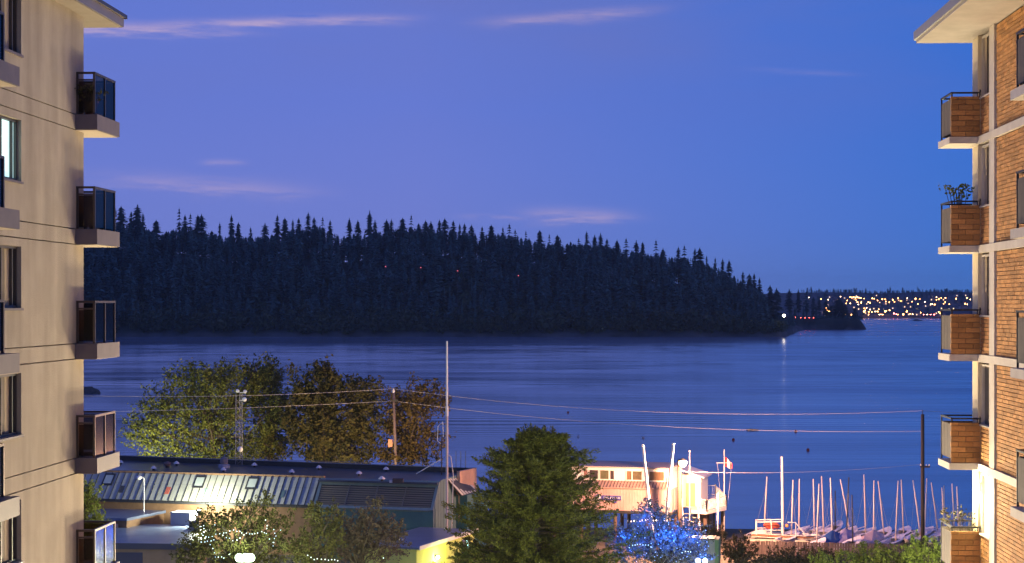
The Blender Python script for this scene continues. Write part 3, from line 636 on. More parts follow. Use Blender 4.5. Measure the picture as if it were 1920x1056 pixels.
# ---------------------------------------------------------------- community hall with the standing-seam roof
TH = R(15)
AF = Fr(atz(590, 943, 7.0) * Vector((1, 1, 0)) if False else Vector((atz(590, 943, 7.0).x, atz(590, 943, 7.0).y, 0)), (math.cos(TH), -math.sin(TH), 0), (math.sin(TH), math.cos(TH), 0))
metalr = M('seam_metal', (.40, .40, .34), (.47, .47, .41), 1.5, .5, metal=0.0, rand=.06, stain=.08)
seamm = M('seam_dark', (.07, .07, .06), rough=.6)
roofdark = M('membrane_roof', (.035, .042, .06), (.07, .08, .11), .35, .28, spec=.5)
brownb = M('brown_brick', (.20, .115, .065), (.26, .15, .085), 2, .9, bump=.3)
tealm = M('teal_siding', (.05, .13, .135), (.065, .155, .155), 1.0, .7, stain=.12)
greym = M('grey_siding', (.065, .12, .135), (.085, .145, .16), 1.0, .7, stain=.12)
peach = M('peach_brick', (.50, .30, .20), (.56, .35, .24), 2, .9, bump=.25)
darkm = M('dark_trim', (.03, .03, .035), rough=.6)
whitem = M('white_enamel', (.72, .70, .66), (.78, .76, .72), 3, .45)
def hall():
    o = thing('community_hall', AF.p(0, 4, 2.7), 'long flat roofed hall with pale standing seam metal front slope', 'building')
    EZ, TZ, D = 7.0, 8.88, 1.65
    MB().box(-26, .2, .05, 9.0, 2.2, 6.9, AF).build('wall', brownb, o)
    MB().box(-26, .2, D, 9.0, 6.9, 8.70, AF).build('upper_wall', brownb, o)
    # metal slope, panel by panel
    n = 40; w = 24.0 / n
    def slope(s, k, lift): return AF.p(s, -.25 + (D + .25) * k, EZ - .2 + (TZ - EZ + .2) * k) + Vector((0, -.35, .45)) * lift
    sl = MB().slab([slope(-24.4, 0, 0), slope(.2, 0, 0), slope(.2, 1, 0), slope(-24.4, 1, 0)], .12).build('roof_slope', darkm, o)
    for k in range(n):
        a = -24.2 + k * w
        MB().slab([slope(a + .03, .02, .02), slope(a + w - .03, .02, .02), slope(a + w - .03, .62, .02), slope(a + .03, .62, .02)], .01).slab([slope(a + .03, .625, .025), slope(a + w - .03, .625, .025), slope(a + w - .03, .985, .025), slope(a + .03, .985, .025)], .01).build('roof_panel', metalr, sl)
        MB().hexa([slope(a - .022, .01, .02), slope(a + .022, .01, .02), slope(a + .022, .99, .02), slope(a - .022, .99, .02), slope(a - .022, .01, .13), slope(a + .022, .01, .13), slope(a + .022, .99, .13), slope(a - .022, .99, .13)]).build('roof_seam', seamm, sl)
    for a in (-19.4, -11.1, -6.4):             # opening skylights
        fr = MB()
        for q in ((0, .12, .5, .93), (.83, .95, .5, .93), (.12, .83, .5, .56), (.12, .83, .87, .93)):
            p = [slope(a + q[0], q[2], .16), slope(a + q[1], q[2], .16), slope(a + q[1], q[3], .16), slope(a + q[0], q[3], .16)]; fr.slab(p, .07)
        f_ = fr.build('skylight', darkm, sl)
        MB().slab([slope(a + .12, .56, .14), slope(a + .83, .56, .14), slope(a + .83, .87, .14), slope(a + .12, .87, .14)], .02).build('pane', M('skylight_pane', (.45, .5, .46), rough=.15), f_)
    for a, c in ((-13.4, (.5, .12, .08)), (-10.0, (.25, .35, .32)), (-21.0, (.05, .06, .07)), (-17.6, (.06, .06, .07)), (-3.2, (.1, .16, .18))):
        MB().slab([slope(a, .25, .08), slope(a + .4, .25, .08), slope(a + .4, .5, .08), slope(a, .5, .08)], .05).build('roof_hatch', M('hatch_paint', c), sl)
    MB().box(-26, .2, -.45, -.26, 6.62, 6.80, AF).build('gutter', darkm, o)
    # flat roof and its parapets (the rear line runs askew)
    bl, br_ = AF.p(-26, 13, 0), Vector((at(889, 878, 152).x, 152, 0))
    rp = [AF.p(-26, D, 0), AF.p(.2, D, 0), AF.p(.2, .2, 0), AF.p(10.3, .2, 0), AF.p(10.3, 5.4, 0), br_, bl]
    MB().prism([p.xy for p in rp], 8.7, 8.86).build('flat_roof', roofdark, o)
    MB().box(-26, .2, D - .02, D + .30, 8.865, 9.02, AF).build('front_curb', brownb, o)
    d = (br_ - bl); pf = Fr(bl, d); ln = d.length
    MB().box(0, ln, -.12, .10, 8.865, 9.26, pf).build('rear_parapet', darkm, o)
    MB().box(-.05, ln + .05, -.16, .14, 9.262, 9.31, pf).build('parapet_cap', M('cap_metal', (.25, .26, .30), rough=.4), o)
    MB().box(0, ln, -.10, .08, 2.5, 8.69, pf).build('rear_wall', brownb, o)
    e0 = AF.p(10.5, 5.0, 0); q = Fr(e0, br_ - e0 + Vector((.05, 0, 0))); L_ = (br_ - e0).length
    MB().box(.3, L_ + .1, -.14, .12, 5.2, 9.32, q).build('end_wall', peach, o)
    # teal louvred block
    b0, b1 = .25, 10.3
    MB().box(b0, b1, -.9, 5.2, 2.4, 6.75, AF).build('louvre_block_wall', tealm, o)
    def sl2(s, k, l=0.0): return AF.p(s, -1.0 + 1.75 * k, 6.78 + (8.86 - 6.78) * k) + Vector((0, -.35, .4)) * l
    MB().hexa([sl2(b0, 0), sl2(b1, 0), AF.p(b1, 1.2, 6.78), AF.p(b0, 1.2, 6.78), sl2(b0, 1), sl2(b1, 1), AF.p(b1, 1.2, 8.86), AF.p(b0, 1.2, 8.86)]).build('louvre_backing', darkm, o)
    fr = MB()
    for q in ((b0 - .02, b0 + .22, 0, 1.02), (b1 - .2, b1 + .04, 0, 1.02)): fr.slab([sl2(q[0], q[2], .12), sl2(q[1], q[2], .12), sl2(q[1], q[3], .12), sl2(q[0], q[3], .12)], .2)
    fr.slab([sl2(b0 + .23, .80, .12), sl2(b1 - .21, .80, .12), sl2(b1 - .21, 1.02, .12), sl2(b0 + .23, 1.02, .12)], .2); fr.slab([sl2(b0 + .23, -.02, .12), sl2(b1 - .21, -.02, .12), sl2(b1 - .21, .07, .12), sl2(b0 + .23, .07, .12)], .2)
    lf = fr.build('louvre_frame', M('sage_trim', (.20, .27, .24), (.25, .31, .28), 2, .6, stain=.1), o)
    lm = M('louvre_slat', (.20, .17, .13), rough=.5)
    for bay in range(4):
        w = (b1 - b0 - .42) / 4; a = b0 + .22 + bay * w
        for k in range(9):
            c = .09 + .078 * k; MB().hexa([sl2(a + .05, c, .02), sl2(a + w - .05, c, .02), sl2(a + w - .05, c + .018, .13), sl2(a + .05, c + .018, .13), sl2(a + .05, c + .016, .02), sl2(a + w - .05, c + .016, .02), sl2(a + w - .05, c + .034, .13), sl2(a + .05, c + .034, .13)]).build('louvre_slat', lm, lf)
        if bay: MB().slab([sl2(a - .04, .08, .14), sl2(a + .04, .08, .14), sl2(a + .04, .79, .14), sl2(a - .04, .79, .14)], .1).build('louvre_mullion', lm, lf)
    # end wall of the block
    ew = MB()
    P = [AF.p(b1 + .01, -.95, 2.4), AF.p(b1 + .01, 5.2, 2.4), AF.p(b1 + .01, 5.2, 9.0), AF.p(b1 + .01, .9, 8.98), AF.p(b1 + .01, -1.0, 6.78)]
    ew.slab(P, -.06); ew.build('end_panel', greym, o)
    for k in range(8):
        t = -.5 + k * .72; MB().box(b1 + .075, b1 + .095, t, t + .03, 2.5, 6.9 if t < .2 else 8.9, AF).build('panel_joint', greym, o)
    # recess and canopy at the end
    MB().prism([p.xy for p in (AF.p(b1, 5.3, 0), AF.p(b1 + 1.0, 5.3, 0), AF.p(b1 + 2.0, 8, 0), AF.p(b1, 8, 0))], 2.4, 7.4).build('recess_wall', tealm, o)
    c0, c1, c2, c3 = at(840, 900, 146.2), at(863, 891, 150.4), at(898, 921, 151.6), at(866, 930, 147.6)
    cn = MB().slab([c0, c3, c2, c1], .12).build('canopy', darkm, o)
    for k in range(7):
        a, b = k / 7 + .02, (k + 1) / 7 - .025
        MB().slab([x + Vector((0, -.02, .05)) for x in (c0.lerp(c1, a), c3.lerp(c2, a), c3.lerp(c2, b), c0.lerp(c1, b))], .03).build('canopy_panel', metalr, cn)
    return o
hall()
# roof furniture on the hall
for k, (u, v, s) in enumerate(((226, 868, 1), (288, 879, 1), (331, 870, 1), (419, 882, 1), (477, 873, 1), (547, 886, 1), (598, 878, 1), (673, 889, 1), (724, 881, 1.1), (716, 899, 1.1))):
    p = atz(u, v + 3, 8.87); o = thing('roof_vent', p, 'small mushroom cap vent on the dark flat roof of the hall', 'vent', 'mushroom vents on the hall roof')
    MB().lathe(p, [(.1, 0), (.1, .16)], 8).build('stack', darkm, o); MB().lathe(p, [(.27, .16), (.26, .20), (.10, .36), (.02, .40)], 10).build('cap', whitem, o)
p = atz(420, 877, 8.87); o = thing('exhaust_fan', p, 'round grey exhaust fan with a drum top on the hall roof', 'fan')
MB().lathe(p, [(.5, 0), (.5, .25), (.42, .3)], 16).build('base', M('fan_metal', (.35, .35, .4), rough=.5), o); MB().lathe(p, [(.30, .3), (.30, .42), (.36, .46), (.34, .78), (.22, .88)], 16).build('drum', M('fan_drum', (.22, .18, .18), rough=.6), o)
p = atz(314, 877, 8.87); o = thing('roof_turbine', p, 'low round brown turbine vent on the hall roof', 'vent')
MB().lathe(p, [(.18, 0), (.18, .15)], 10).build('stack', darkm, o); MB().ball(p + Vector((0, 0, .32)), .32, 12, 6, (1, 1, .7)).build('turbine', M('turbine_metal', (.18, .11, .09), rough=.5), o)
p = atz(748, 905, 8.87); o = thing('roof_box', p, 'small dark equipment box on the hall roof near the louvred block', 'box')
MB().box(p.x - .5, p.x + .35, p.y - .3, p.y + .3, 8.87, 9.2).build('casing', M('rusty_box', (.10, .06, .05), rough=.8), o); MB().box(p.x - .75, p.x - .52, p.y - .2, p.y + .2, 8.87, 9.05).build('duct', whitem, o)
# white antenna mast and its neighbour
p0 = at(838, 985, 143.0); o = thing('antenna_mast', (p0.x, p0.y, 2.7), 'tall slim white antenna mast beside the teal block', 'antenna')
x, y = p0.x, p0.y
MB().tube([(x, y, 2.7), (x, y, 14.6)], .095, 8).build('lower_tube', M('mast_paint', (.5, .44, .42), rough=.5), o); MB().tube([(x, y, 14.2), (x, y, 15.0)], .11, 8).build('sleeve', whitem, o)
MB().tube([(x, y, 15.0), (x, y, 20.15)], [.085, .065], 8).build('whip', whitem, o); MB().tube([(x + .35, y + .1, 4.6), (x + .5, y + .1, 9.5), (x + .3, y + .05, 11.0), (x, y, 11.2)], .04, 6).build('cable', M('cable_white', (.55, .55, .52)), o)
p = at(828, 890, 150.5); o = thing('roof_antenna', (p.x, p.y, 8.87), 'short braced antenna with a loop on the hall roof', 'antenna')
MB().tube([(p.x, p.y, 8.8), (p.x, p.y, 12.2)], .05, 6).build('post', ironm, o); MB().tube([(p.x - 2.1, p.y, 8.95), (p.x, p.y, 10.2)], .045, 6).build('brace', whitem, o)
MB().tube([(p.x, p.y, 11.4), (p.x - .35, p.y, 11.7), (p.x - .3, p.y, 12.9), (p.x + .1, p.y, 13.3), (p.x + .15, p.y, 12.0)], .03, 6).build('loop', whitem, o)
for k, u in enumerate((855, 864, 873)):
    p = at(u, 885, 152); tag(MB().tube([(p.x, p.y, 9.0), (p.x, p.y, 10.7)], .025, 5).build('whip_aerial', ironm, None, False, (p.x, p.y, 9.0)), 'short thin whip aerial at the peach end wall of the hall', 'antenna', 'whip aerials by the end wall')
# lattice tower behind the hall
p = at(449, 870, 160); o = thing('lattice_tower', (p.x, p.y, 2.7), 'slender lattice tower with small aerials behind the hall', 'tower'); tz = at(449, 738, 160).z; hw_ = .33
for a, b in ((-1, -1), (1, -1), (0, 1)): MB().tube([(p.x + a * hw_, p.y + b * hw_, 2.7), (p.x + a * hw_ * .8, p.y + b * hw_ * .8, tz)], .035, 5).build('leg', M('galvanised', (.30, .28, .28), rough=.5, metal=.3), o)
br = MB(); z = 4.0; k = 0
while z < tz - .5:
    for (a, b), (c, d) in (((-1, -1), (1, -1)), ((1, -1), (0, 1)), ((0, 1), (-1, -1))): br.tube([(p.x + a * hw_ * .9, p.y + b * hw_ * .9, z), (p.x + c * hw_ * .9, p.y + d * hw_ * .9, z + .55)], .018, 4)
    z += .6
br.build('bracing', M('galvanised_brace', (.26, .24, .24), rough=.5, metal=.3), o)
for dx, dz, s in ((-.1, .25, .16), (.55, .2, .16), (.5, -.5, .2), (.1, -4.9, .26), (.25, -7.6, .2)): MB().ball((p.x + dx, p.y - .4, tz + dz), s, 8, 6).tube([(p.x, p.y - .2, tz + dz - .1), (p.x + dx, p.y - .4, tz + dz - .1)], .03, 4).build('aerial', whitem, o)

# low annexes in front of the hall
bluer = M('wet_roof', (.10, .13, .22), (.16, .20, .30), .5, .3)
tanw = M('tan_wall', (.36, .28, .16), (.42, .33, .20), 1, .9, stain=.12)
def annex():
    o = thing('flat_annex', atz(238, 975, 2.7) * 0 + Vector((-33, 148, 2.7)), 'low brick annex with wide blue grey flat roof', 'building')
    a, b, c = atz(238, 972, 6), atz(331, 953, 6), atz(120, 968, 6); d = c + (b - a)
    def inset(k): cen = (a + b + c + d) / 4; return [(cen + (p - cen) * k) for p in (a, b, d, c)]
    MB().prism([p.xy for p in inset(1)], 5.78, 6.0).build('roof', bluer, o); MB().prism([p.xy for p in inset(.94)], 2.4, 5.77).build('wall', brownb, o)
    q = Fr((a + (c - a).normalized() * .25 + (b - a).normalized() * .22).xy.to_3d(), (b - a).xy.to_3d(), ((b - a).cross(Vector((0, 0, 1)))).xy.to_3d())
    MB().box(.5, 1.0, -.02, .08, 4.0, 5.3, q).build('window', M('pale_blue_panel', (.3, .5, .6), rough=.3), o); MB().box(1.4, 2.6, -.02, .06, 2.7, 5.2, q).build('door', darkm, o); MB().box(3.2, 3.5, -.02, .08, 4.6, 5.0, q).build('vent_grille', darkm, o)
    q2 = Fr((a + (b - a).normalized() * .2).xy.to_3d(), (c - a).xy.to_3d(), ((c - a).cross(Vector((0, 0, -1)))).xy.to_3d())
    for z0, z1, s0, s1 in ((4.9, 5.5, .9, 2.8), (4.0, 4.7, .3, 2.4), (3.2, 3.85, .3, 2.2)): MB().box(s0, s1, -.02, .10, z0, z1, q2).build('pale_sign_board', M('salmon_board', (.62, .46, .34)), o)
    o2 = thing('garage_block', atz(260, 1020, 5.2) * Vector((1, 1, 0)) if False else Vector((-28, 138, 3)), 'tan walled garage block with dark door and wet roof', 'building')
    f0, f1, f2, f3 = atz(60, 1018, 5.2), atz(375, 1021, 5.2), atz(405, 984, 5.2), atz(190, 984, 5.2)
    f3 = f0 + (f2 - f1)
    MB().prism([p.xy for p in (f0, f1, f2, f3)], 5.0, 5.2).build('roof', bluer, o2)
    cen = (f0 + f1 + f2 + f3) / 4; MB().prism([(cen + (p - cen) * .985).xy for p in (f0, f1, f2, f3)], 2.2, 4.98).build('wall', tanw, o2)
    q = Fr(f0.xy.to_3d(), (f1 - f0).xy.to_3d(), ((f1 - f0).cross(Vector((0, 0, 1)))).xy.to_3d())
    s = (atz(267, 1020, 5.2) - f0).length; MB().box(s - 3.2, s, -.1, -.02, 2.9, 4.55, q).build('garage_door', M('door_grey', (.10, .11, .14), rough=.5), o2)
    MB().box(-.05, (f1 - f0).length + .05, -.03, .05, 4.80, 5.24, q).build('fascia', M('grey_fascia', (.13, .14, .15), rough=.6), o2)
    return q, s, o2
GQ, GS, _ = annex()
p = atz(340, 985, 5.22); o = thing('rooftop_shed', p, 'white corrugated metal box standing on the wet annex roof', 'shed'); fq = Fr((p.x, p.y, 0), AF.x, AF.y)
MB().box(-.95, .75, 0, 1.4, 5.22, 6.2, fq).build('body', M('corrugated_white', (.42, .42, .44), (.5, .5, .52), 2, .5, stretch=(30, 30, .2), bump=.3), o); MB().box(-1.0, .8, -.06, 1.45, 6.205, 6.26, fq).build('lid', whitem, o)
p2 = atz(362, 992, 5.22); o = thing('air_unit', p2, 'small grey air unit next to the white rooftop box', 'air unit'); MB().box(p2.x - .35, p2.x + .4, p2.y, p2.y + .6, 5.22, 5.85).build('casing', M('unit_grey', (.3, .27, .28)), o); MB().box(p2.x - .28, p2.x + .3, p2.y - .03, p2.y - .005, 5.35, 5.75).build('grille', darkm, o)
# thin white lamp standing on the annex roof
p = atz(270, 960, 6.0); o = thing('goose_neck_lamp', p, 'slim unlit white goose neck lamp rising above the blue annex roof', 'lamp'); tp = at(268, 896, p.y)
MB().tube([p, (p.x, p.y, tp.z - .15), (p.x - .05, p.y, tp.z), (p.x - .3, p.y, tp.z + .12)], .05, 6).build('pole', whitem, o); MB().ball((p.x - .42, p.y, tp.z), .24, 12, 6, (1, 1, .8)).build('shade', whitem, o, True)

# low lit wing with the white roof edge
def lit_wing():
    a, b = atz(781, 1024, 5.6), atz(862, 999, 5.6); q = Fr((a.x, a.y, 0), (b - a).xy.to_3d(), ((b - a).cross(Vector((0, 0, 1)))).xy.to_3d()); ln = (b - a).length
    o = thing('lit_wing', q.p(2, -3, 2.7), 'low wing with white roof edge and yellow green lit wall', 'building')
    MB().box(0, ln + 3, -4.5, 0, 2.2, 5.35, q).build('wall', M('yellow_wall', (.52, .58, .14), (.58, .62, .18), 1.5, .85), o)
    MB().box(-.15, ln + 3, -4.6, .28, 5.36, 5.5, q).build('roof', bluer, o); MB().box(-.2, ln + 3, .285, .36, 5.33, 5.62, q).build('roof_edge', whitem, o)
    MB().box(ln + .35, ln + 1.7, .005, .06, 2.7, 5.0, q).build('door', M('slate_door', (.12, .14, .2)), o)
    l = thing('wall_lamp', q.p(3.4, .05, 4.4), 'glaring wall lamp lighting the yellow green wing', 'lamp')
    MB().box(3.3, 3.5, .0, .08, 4.2, 4.55, q).build('back_plate', darkm, l); MB().ball(q.p(3.4, .22, 4.35), .12, 10, 8).build('globe', emis('wall_lamp_glow', (.95, 1, .6), 40), l, True)
    L_ = bpy.data.lights.new('wall_light', 'POINT'); L_.energy = 520; L_.color = (.85, 1, .22); L_.shadow_soft_size = .15; ob = bpy.data.objects.new('wall_light', L_); COL.objects.link(ob); ob.parent = l; ob.location = q.p(3.4, .75, 4.1) - l.location
lit_wing()

# ---------------------------------------------------------------- sailing club
TB = R(17)
SF = Fr((atz(1259, 961, 5.5).x, atz(1259, 961, 5.5).y, 0), (math.cos(TB), -math.sin(TB), 0), (math.sin(TB), math.cos(TB), 0))
sid = M('salmon_siding', (.50, .33, .29), (.56, .38, .34), 1, .8, stain=.06); cwh = M('club_white', (.78, .74, .66), rough=.6); gal = M('deck_white', (.74, .68, .62), rough=.5)
timber = M('dark_timber', (.09, .06, .05), (.13, .09, .07), 2, .9, stretch=(1, 1, .2))
def club():
    o = thing('sailing_club', SF.p(-5, 3, 2.7), 'two tier sailing clubhouse on piles under an orange lamp', 'building')
    MB().box(-11.5, 0, .1, 6.0, 5.5, 7.45, SF).build('lower_wall', sid, o)
    for k in range(46): MB().box(-11.4 + k * .25, -11.375 + k * .25, .06, .099, 5.52, 7.42, SF).build('siding_batten', sid, o)
    MB().hexa([SF.p(*q) for q in ((-11.6, -.1, 7.40), (.05, -.1, 7.40), (.05, .8, 7.47), (-11.6, .8, 7.47), (-11.6, -.1, 7.46), (.05, -.1, 7.46), (-.45, .8, 7.96), (-11.6, .8, 7.96))]).build('skirt_roof', M('skirt_metal', (.42, .27, .22), (.48, .33, .27), 2, .6), o)
    for k in range(40): a = -11.5 + k * .28; MB().hexa([SF.p(a, -.1, 7.47), SF.p(a + .04, -.1, 7.47), SF.p(a + .04, .79, 7.96), SF.p(a, .79, 7.96), SF.p(a, -.1, 7.53), SF.p(a + .04, -.1, 7.53), SF.p(a + .04, .79, 8.0), SF.p(a, .79, 8.0)]).build('roof_batten', timber, o) if k > 1 else None
    MB().box(-11.5, -.45, .8, 6.0, 7.46, 9.05, SF).build('upper_wall', cwh, o)
    MB().box(-11.7, -.35, .62, 6.2, 9.055, 9.17, SF).build('roof', M('club_roof', (.4, .33, .28)), o)
    def win(u0, u1, mat):
        s0, s1 = [((u - 1259) / F * 152) / math.cos(TB) - .25 for u in (u0, u1)]
        w = MB().box(s0, s1, .76, .797, 8.08, 8.82, SF).build('window', mat, o)
        MB().box(s0 - .05, s0, .73, .795, 8.04, 8.86, SF).box(s1, s1 + .05, .73, .795, 8.04, 8.86, SF).box(s0, s1, .73, .795, 8.82, 8.86, SF).box(s0 - .08, s1 + .08, .70, .795, 8.0, 8.04, SF).build('frame', cwh, w); return w
    warm = M('lit_room', (.12, .09, .05), (.05, .04, .03), 3, .2, emit=(.9, .62, .22), es=.10); dcur = M('club_curtain', (.22, .13, .06), (.10, .06, .035), 6, .6, stretch=(6, 6, .3)); pk = M('pinkish_glass', (.35, .18, .15), rough=.15); dk = M('dark_pane', (.06, .045, .05), rough=.1)
    for u0, u1, m in ((1097, 1104, pk), (1108, 1124, dk), (1128, 1144, warm), (1147, 1154, dk), (1178, 1187, dcur), (1189, 1206, warm), (1220, 1247, dcur)): win(u0, u1, m)
    MB().box(.004, .05, 1.2, 6.0, 5.5, 7.45, SF).build('side_panel', sid, o)
    for k in range(3): MB().box(.055, .08, 3.0 + k * .05, 3.6, 6.9 - k * .18, 7.0 - k * .18, SF).build('vent_louvre', darkm, o)
    MB().hexa([SF.p(*q) for q in ((-.45, .1, 7.47), (.06, .1, 7.47), (.06, 6, 7.47), (-.45, 6, 7.47), (-.45, .8, 9.0), (-.40, .8, 9.0), (.02, 6, 8.2), (-.45, 6, 8.2))]).build('gable_wall', cwh, o)
    MB().box(.06, 1.7, 4.2, 7.4, 5.5, 8.3, SF).build('porch_wall', cwh, o); MB().hexa([SF.p(*q) for q in ((-.1, 3.9, 8.7), (2.0, 3.9, 8.05), (2.0, 7.6, 8.05), (-.1, 7.6, 8.7), (-.1, 3.9, 8.82), (2.05, 3.9, 8.17), (2.05, 7.6, 8.17), (-.1, 7.6, 8.82))]).build('porch_roof', gal, o)
    MB().box(.4, 1.2, 4.14, 4.19, 5.6, 7.6, SF).build('door', M('cream_door', (.6, .42, .2)), o)
    MB().box(-11.5, .0, .12, 6, 5.25, 5.49, SF).build('floor_beam', darkm, o)
    for s in (-11, -8, -5, -2.2, -.3):
        for t in (.5, 3, 5.6): MB().tube([SF.p(s, t, 2.2), SF.p(s, t, 5.26)], .16, 8).build('pile', timber, o)
    # sign
    sb = MB().box(-6.02, -4.38, -.02, .055, 6.38, 6.76, SF).build('sign_board', M('sign_blue', (.05, .05, .30), rough=.5), o)
    c = SF.p(-6.33, -.03, 6.60)
    em = MB().tube([c, c + SF.y * -.03], .27, 20).build('emblem_disc', M('emblem_blue', (.06, .06, .28)), sb); MB().tube([c - SF.y * .032, c - SF.y * .05], .20, 20).build('emblem_ring', whitem, sb); MB().poly([c - SF.y * .056 + SF.x * a + Vector((0, 0, b)) for a, b in ((-.11, -.09), (.11, -.09), (.05, -.04), (.01, .13), (-.06, -.03))]).build('emblem_sail', M('emblem_ink', (.1, .1, .3)), sb)
    MB().box(-5.1, -4.75, -.01, .055, 6.14, 6.27, SF).build('small_sign', M('sign_blue_small', (.10, .09, .35)), sb)
    cu = bpy.data.curves.new('sign_text', 'FONT'); cu.body = 'SAILING CLUB'; cu.size = .27; cu.extrude = .006; cu.align_x = 'CENTER'; cu.align_y = 'CENTER'
    tmp = bpy.data.objects.new('sign_text', cu); COL.objects.link(tmp); dg = bpy.context.evaluated_depsgraph_get(); me = bpy.data.meshes.new_from_object(tmp.evaluated_get(dg)); bpy.data.objects.remove(tmp); me.materials.clear(); me.materials.append(whitem)
    t = inst('sign_lettering', me, sb, SF.p(-5.18, -.03, 6.565) - root_loc(sb), (R(90), 0, -TB), (.84, 1, 1))
    return o
club()
def deck():
    Z = 5.6; A, B, C, D_, E_ = [atz(u, v, Z) for u, v in ((1296, 957), (1325, 959), (1362, 951), (1342, 930), (1293, 930))]
    o = thing('viewing_deck', A.xy.to_3d() + Vector((1, 3, 2.7)), 'raised white railed deck beside the sailing clubhouse', 'deck')
    MB().prism([p.xy for p in (A, B, C, D_, E_)], 5.35, 5.6).build('floor', gal, o); 
    def run(p, q, name='railing'):
        d = (q - p); n = max(2, int(d.length / .14)); r = MB()
        for z in (6.55, 5.72): r.tube([p + Vector((0, 0, z - Z)), q + Vector((0, 0, z - Z))], .035, 6)
        rl = r.build(name, gal, o); b = MB()
        for k in range(n + 1):
            x = p + d * (k / n); b.box(x.x - .012, x.x + .012, x.y - .012, x.y + .012, Z + .02, 6.55)
        tag(b.build('baluster_run', gal, rl), kind='stuff')
        for x in (p, q): MB().box(x.x - .05, x.x + .05, x.y - .05, x.y + .05, Z + .005, 6.66).build('post', gal, rl)
    run(B, C); run(C, D_); run(D_, E_); run(A + (B - A) * .62, B)
    for x in (B * .92 + E_ * .08, C * .9 + E_ * .1, D_ * .9 + A * .1, E_ * .85 + C * .15): MB().tube([(x.x, x.y, -1), (x.x, x.y, 5.34)], .17, 8).build('pile', timber, o)
    MB().prism([p.xy for p in (A * .75 + D_ * .25, B * .75 + D_ * .25, D_ * .9 + A * .1, E_ * .8 + B * .2)], 2.0, 5.34).build('store_room', M('store_wall', (.12, .08, .075), (.16, .11, .1), 2), o)
    # stair
    s0 = atz(1293, 956, Z); top = s0; st = thing('deck_stair', Vector((top.x, top.y - 3, 2.7)), 'timber stair with white handrails climbing to the clubhouse deck', 'stairs')
    n = 10; fx = Fr((top.x, top.y, 0), (1, 0, 0), (0, -1, 0)); wd = .62
    tm = M('tread_timber', (.45, .33, .20), (.52, .39, .25), 4, .8)
    for k in range(n): MB().box(-wd, wd, .3 * k, .3 * k + .27, Z - .29 * (k + 1) - .05, Z - .29 * (k + 1), fx).build('tread', tm, st)
    for s in (-1, 1):
        MB().hexa([fx.p(s * (wd + .02), 0, Z - .35), fx.p(s * (wd + .08), 0, Z - .35), fx.p(s * (wd + .08), 3.1, 2.4), fx.p(s * (wd + .02), 3.1, 2.4), fx.p(s * (wd + .02), 0, Z), fx.p(s * (wd + .08), 0, Z), fx.p(s * (wd + .08), 3.1, 2.8), fx.p(s * (wd + .02), 3.1, 2.8)]).build('stringer', gal, st)
        MB().tube([fx.p(s * (wd + .05), 0, Z + .95), fx.p(s * (wd + .05), 3.0, 2.8 + .85)], .03, 6).tube([fx.p(s * (wd + .05), 0, Z + .5), fx.p(s * (wd + .05), 3.0, 2.8 + .42)], .022, 6).build('handrail', gal, st)
        for k in range(4): MB().tube([fx.p(s * (wd + .05), k * .98, Z - .95 * k - .1), fx.p(s * (wd + .05), k * .98, Z + .95 - .93 * k)], .025, 6).build('baluster', gal, st)
deck()
# leaning white spars in front of the club, lamp pole, flagstaff
def pole(name, label, cat, u0, v0, u1, v1, Y, r0, r1, mat, part='shaft'):
    a, b = at(u0, v0, Y), at(u1, v1, Y); d = (b - a).normalized(); gz = ground_z(Y); a = a - d * ((a.z - gz) / d.z)
    o = thing(name, a, label, cat); MB().tube([a, (a + b) / 2, b], [r0, (r0 + r1) / 2, r1], 10).build(part, mat, o, True); return o, a, b
o, a, b = pole('white_spar', 'bare white spar leaning left in front of the clubhouse', 'spar', 1219, 960, 1205.5, 836, 147, .15, .11, whitem); MB().ball(b, .13, 8, 6).build('cap', whitem, o)
o, a, b = pole('white_spar', 'bare white spar leaning right beside the orange lamp', 'spar', 1249, 972, 1262.5, 833, 146, .17, .12, whitem); MB().ball(b, .14, 8, 6).build('cap', whitem, o)
o, a, b = pole('lamp_pole', 'thick timber pole carrying the blazing orange lamp by the clubhouse', 'lamp', 1274, 960, 1274, 862, 148.5, .2, .17, M('pole_timber', (.07, .045, .03), (.10, .065, .045), 3, .9, stretch=(3, 3, .2)))
hd = at(1280, 868, 147.9); MB().tube([b - Vector((0, 0, .2)), (hd.x, hd.y, hd.z + .35)], .05, 6).build('arm', ironm, o); MB().lathe(hd, [(.12, .36), (.34, .24), (.36, .18)], 12).build('hood', ironm, o)
MB().ball(hd, .36, 16, 12).build('bulb', emis('sodium_glow', (1, .52, .16), 7.0), o, True)
sl_ = bpy.data.lights.new('sodium_light', 'POINT'); sl_.energy = 28000; sl_.color = (1, .49, .27); sl_.shadow_soft_size = .25; so = bpy.data.objects.new('sodium_light', sl_); COL.objects.link(so); so.parent = o; so.location = hd + Vector((.9, -2.4, -.3)) - o.location
o, a, b = pole('flagstaff', 'white flagstaff with yard and limp red and white flag', 'flagpole', 1358, 940, 1358, 843, 156, .06, .04, gal); ya = at(1343, 868, 156); MB().tube([ya, at(1372, 868, 156)], .03, 6).build('yard', gal, o)
fl_ = []; fp = at(1358.5, 857, 156)
cols = [M('flag_red', (.55, .03, .03)), M('flag_white', (.75, .72, .7))]
def flag_strip(x0, x1, m, nm):
    b_ = MB(); n = 6
    for k in range(n):
        def q(x, top): dx = x * .62; return Vector((fp.x + .05 + dx, fp.y + .07 * math.sin(x * 9), fp.z - .55 * x - (0 if top else .85 - .35 * x) + .05 * math.sin(x * 7)))
        a, c = x0 + (x1 - x0) * k / n, x0 + (x1 - x0) * (k + 1) / n; b_.slab([q(a, False), q(c, False), q(c, True), q(a, True)], .008)
    b_.build(nm, m, o)
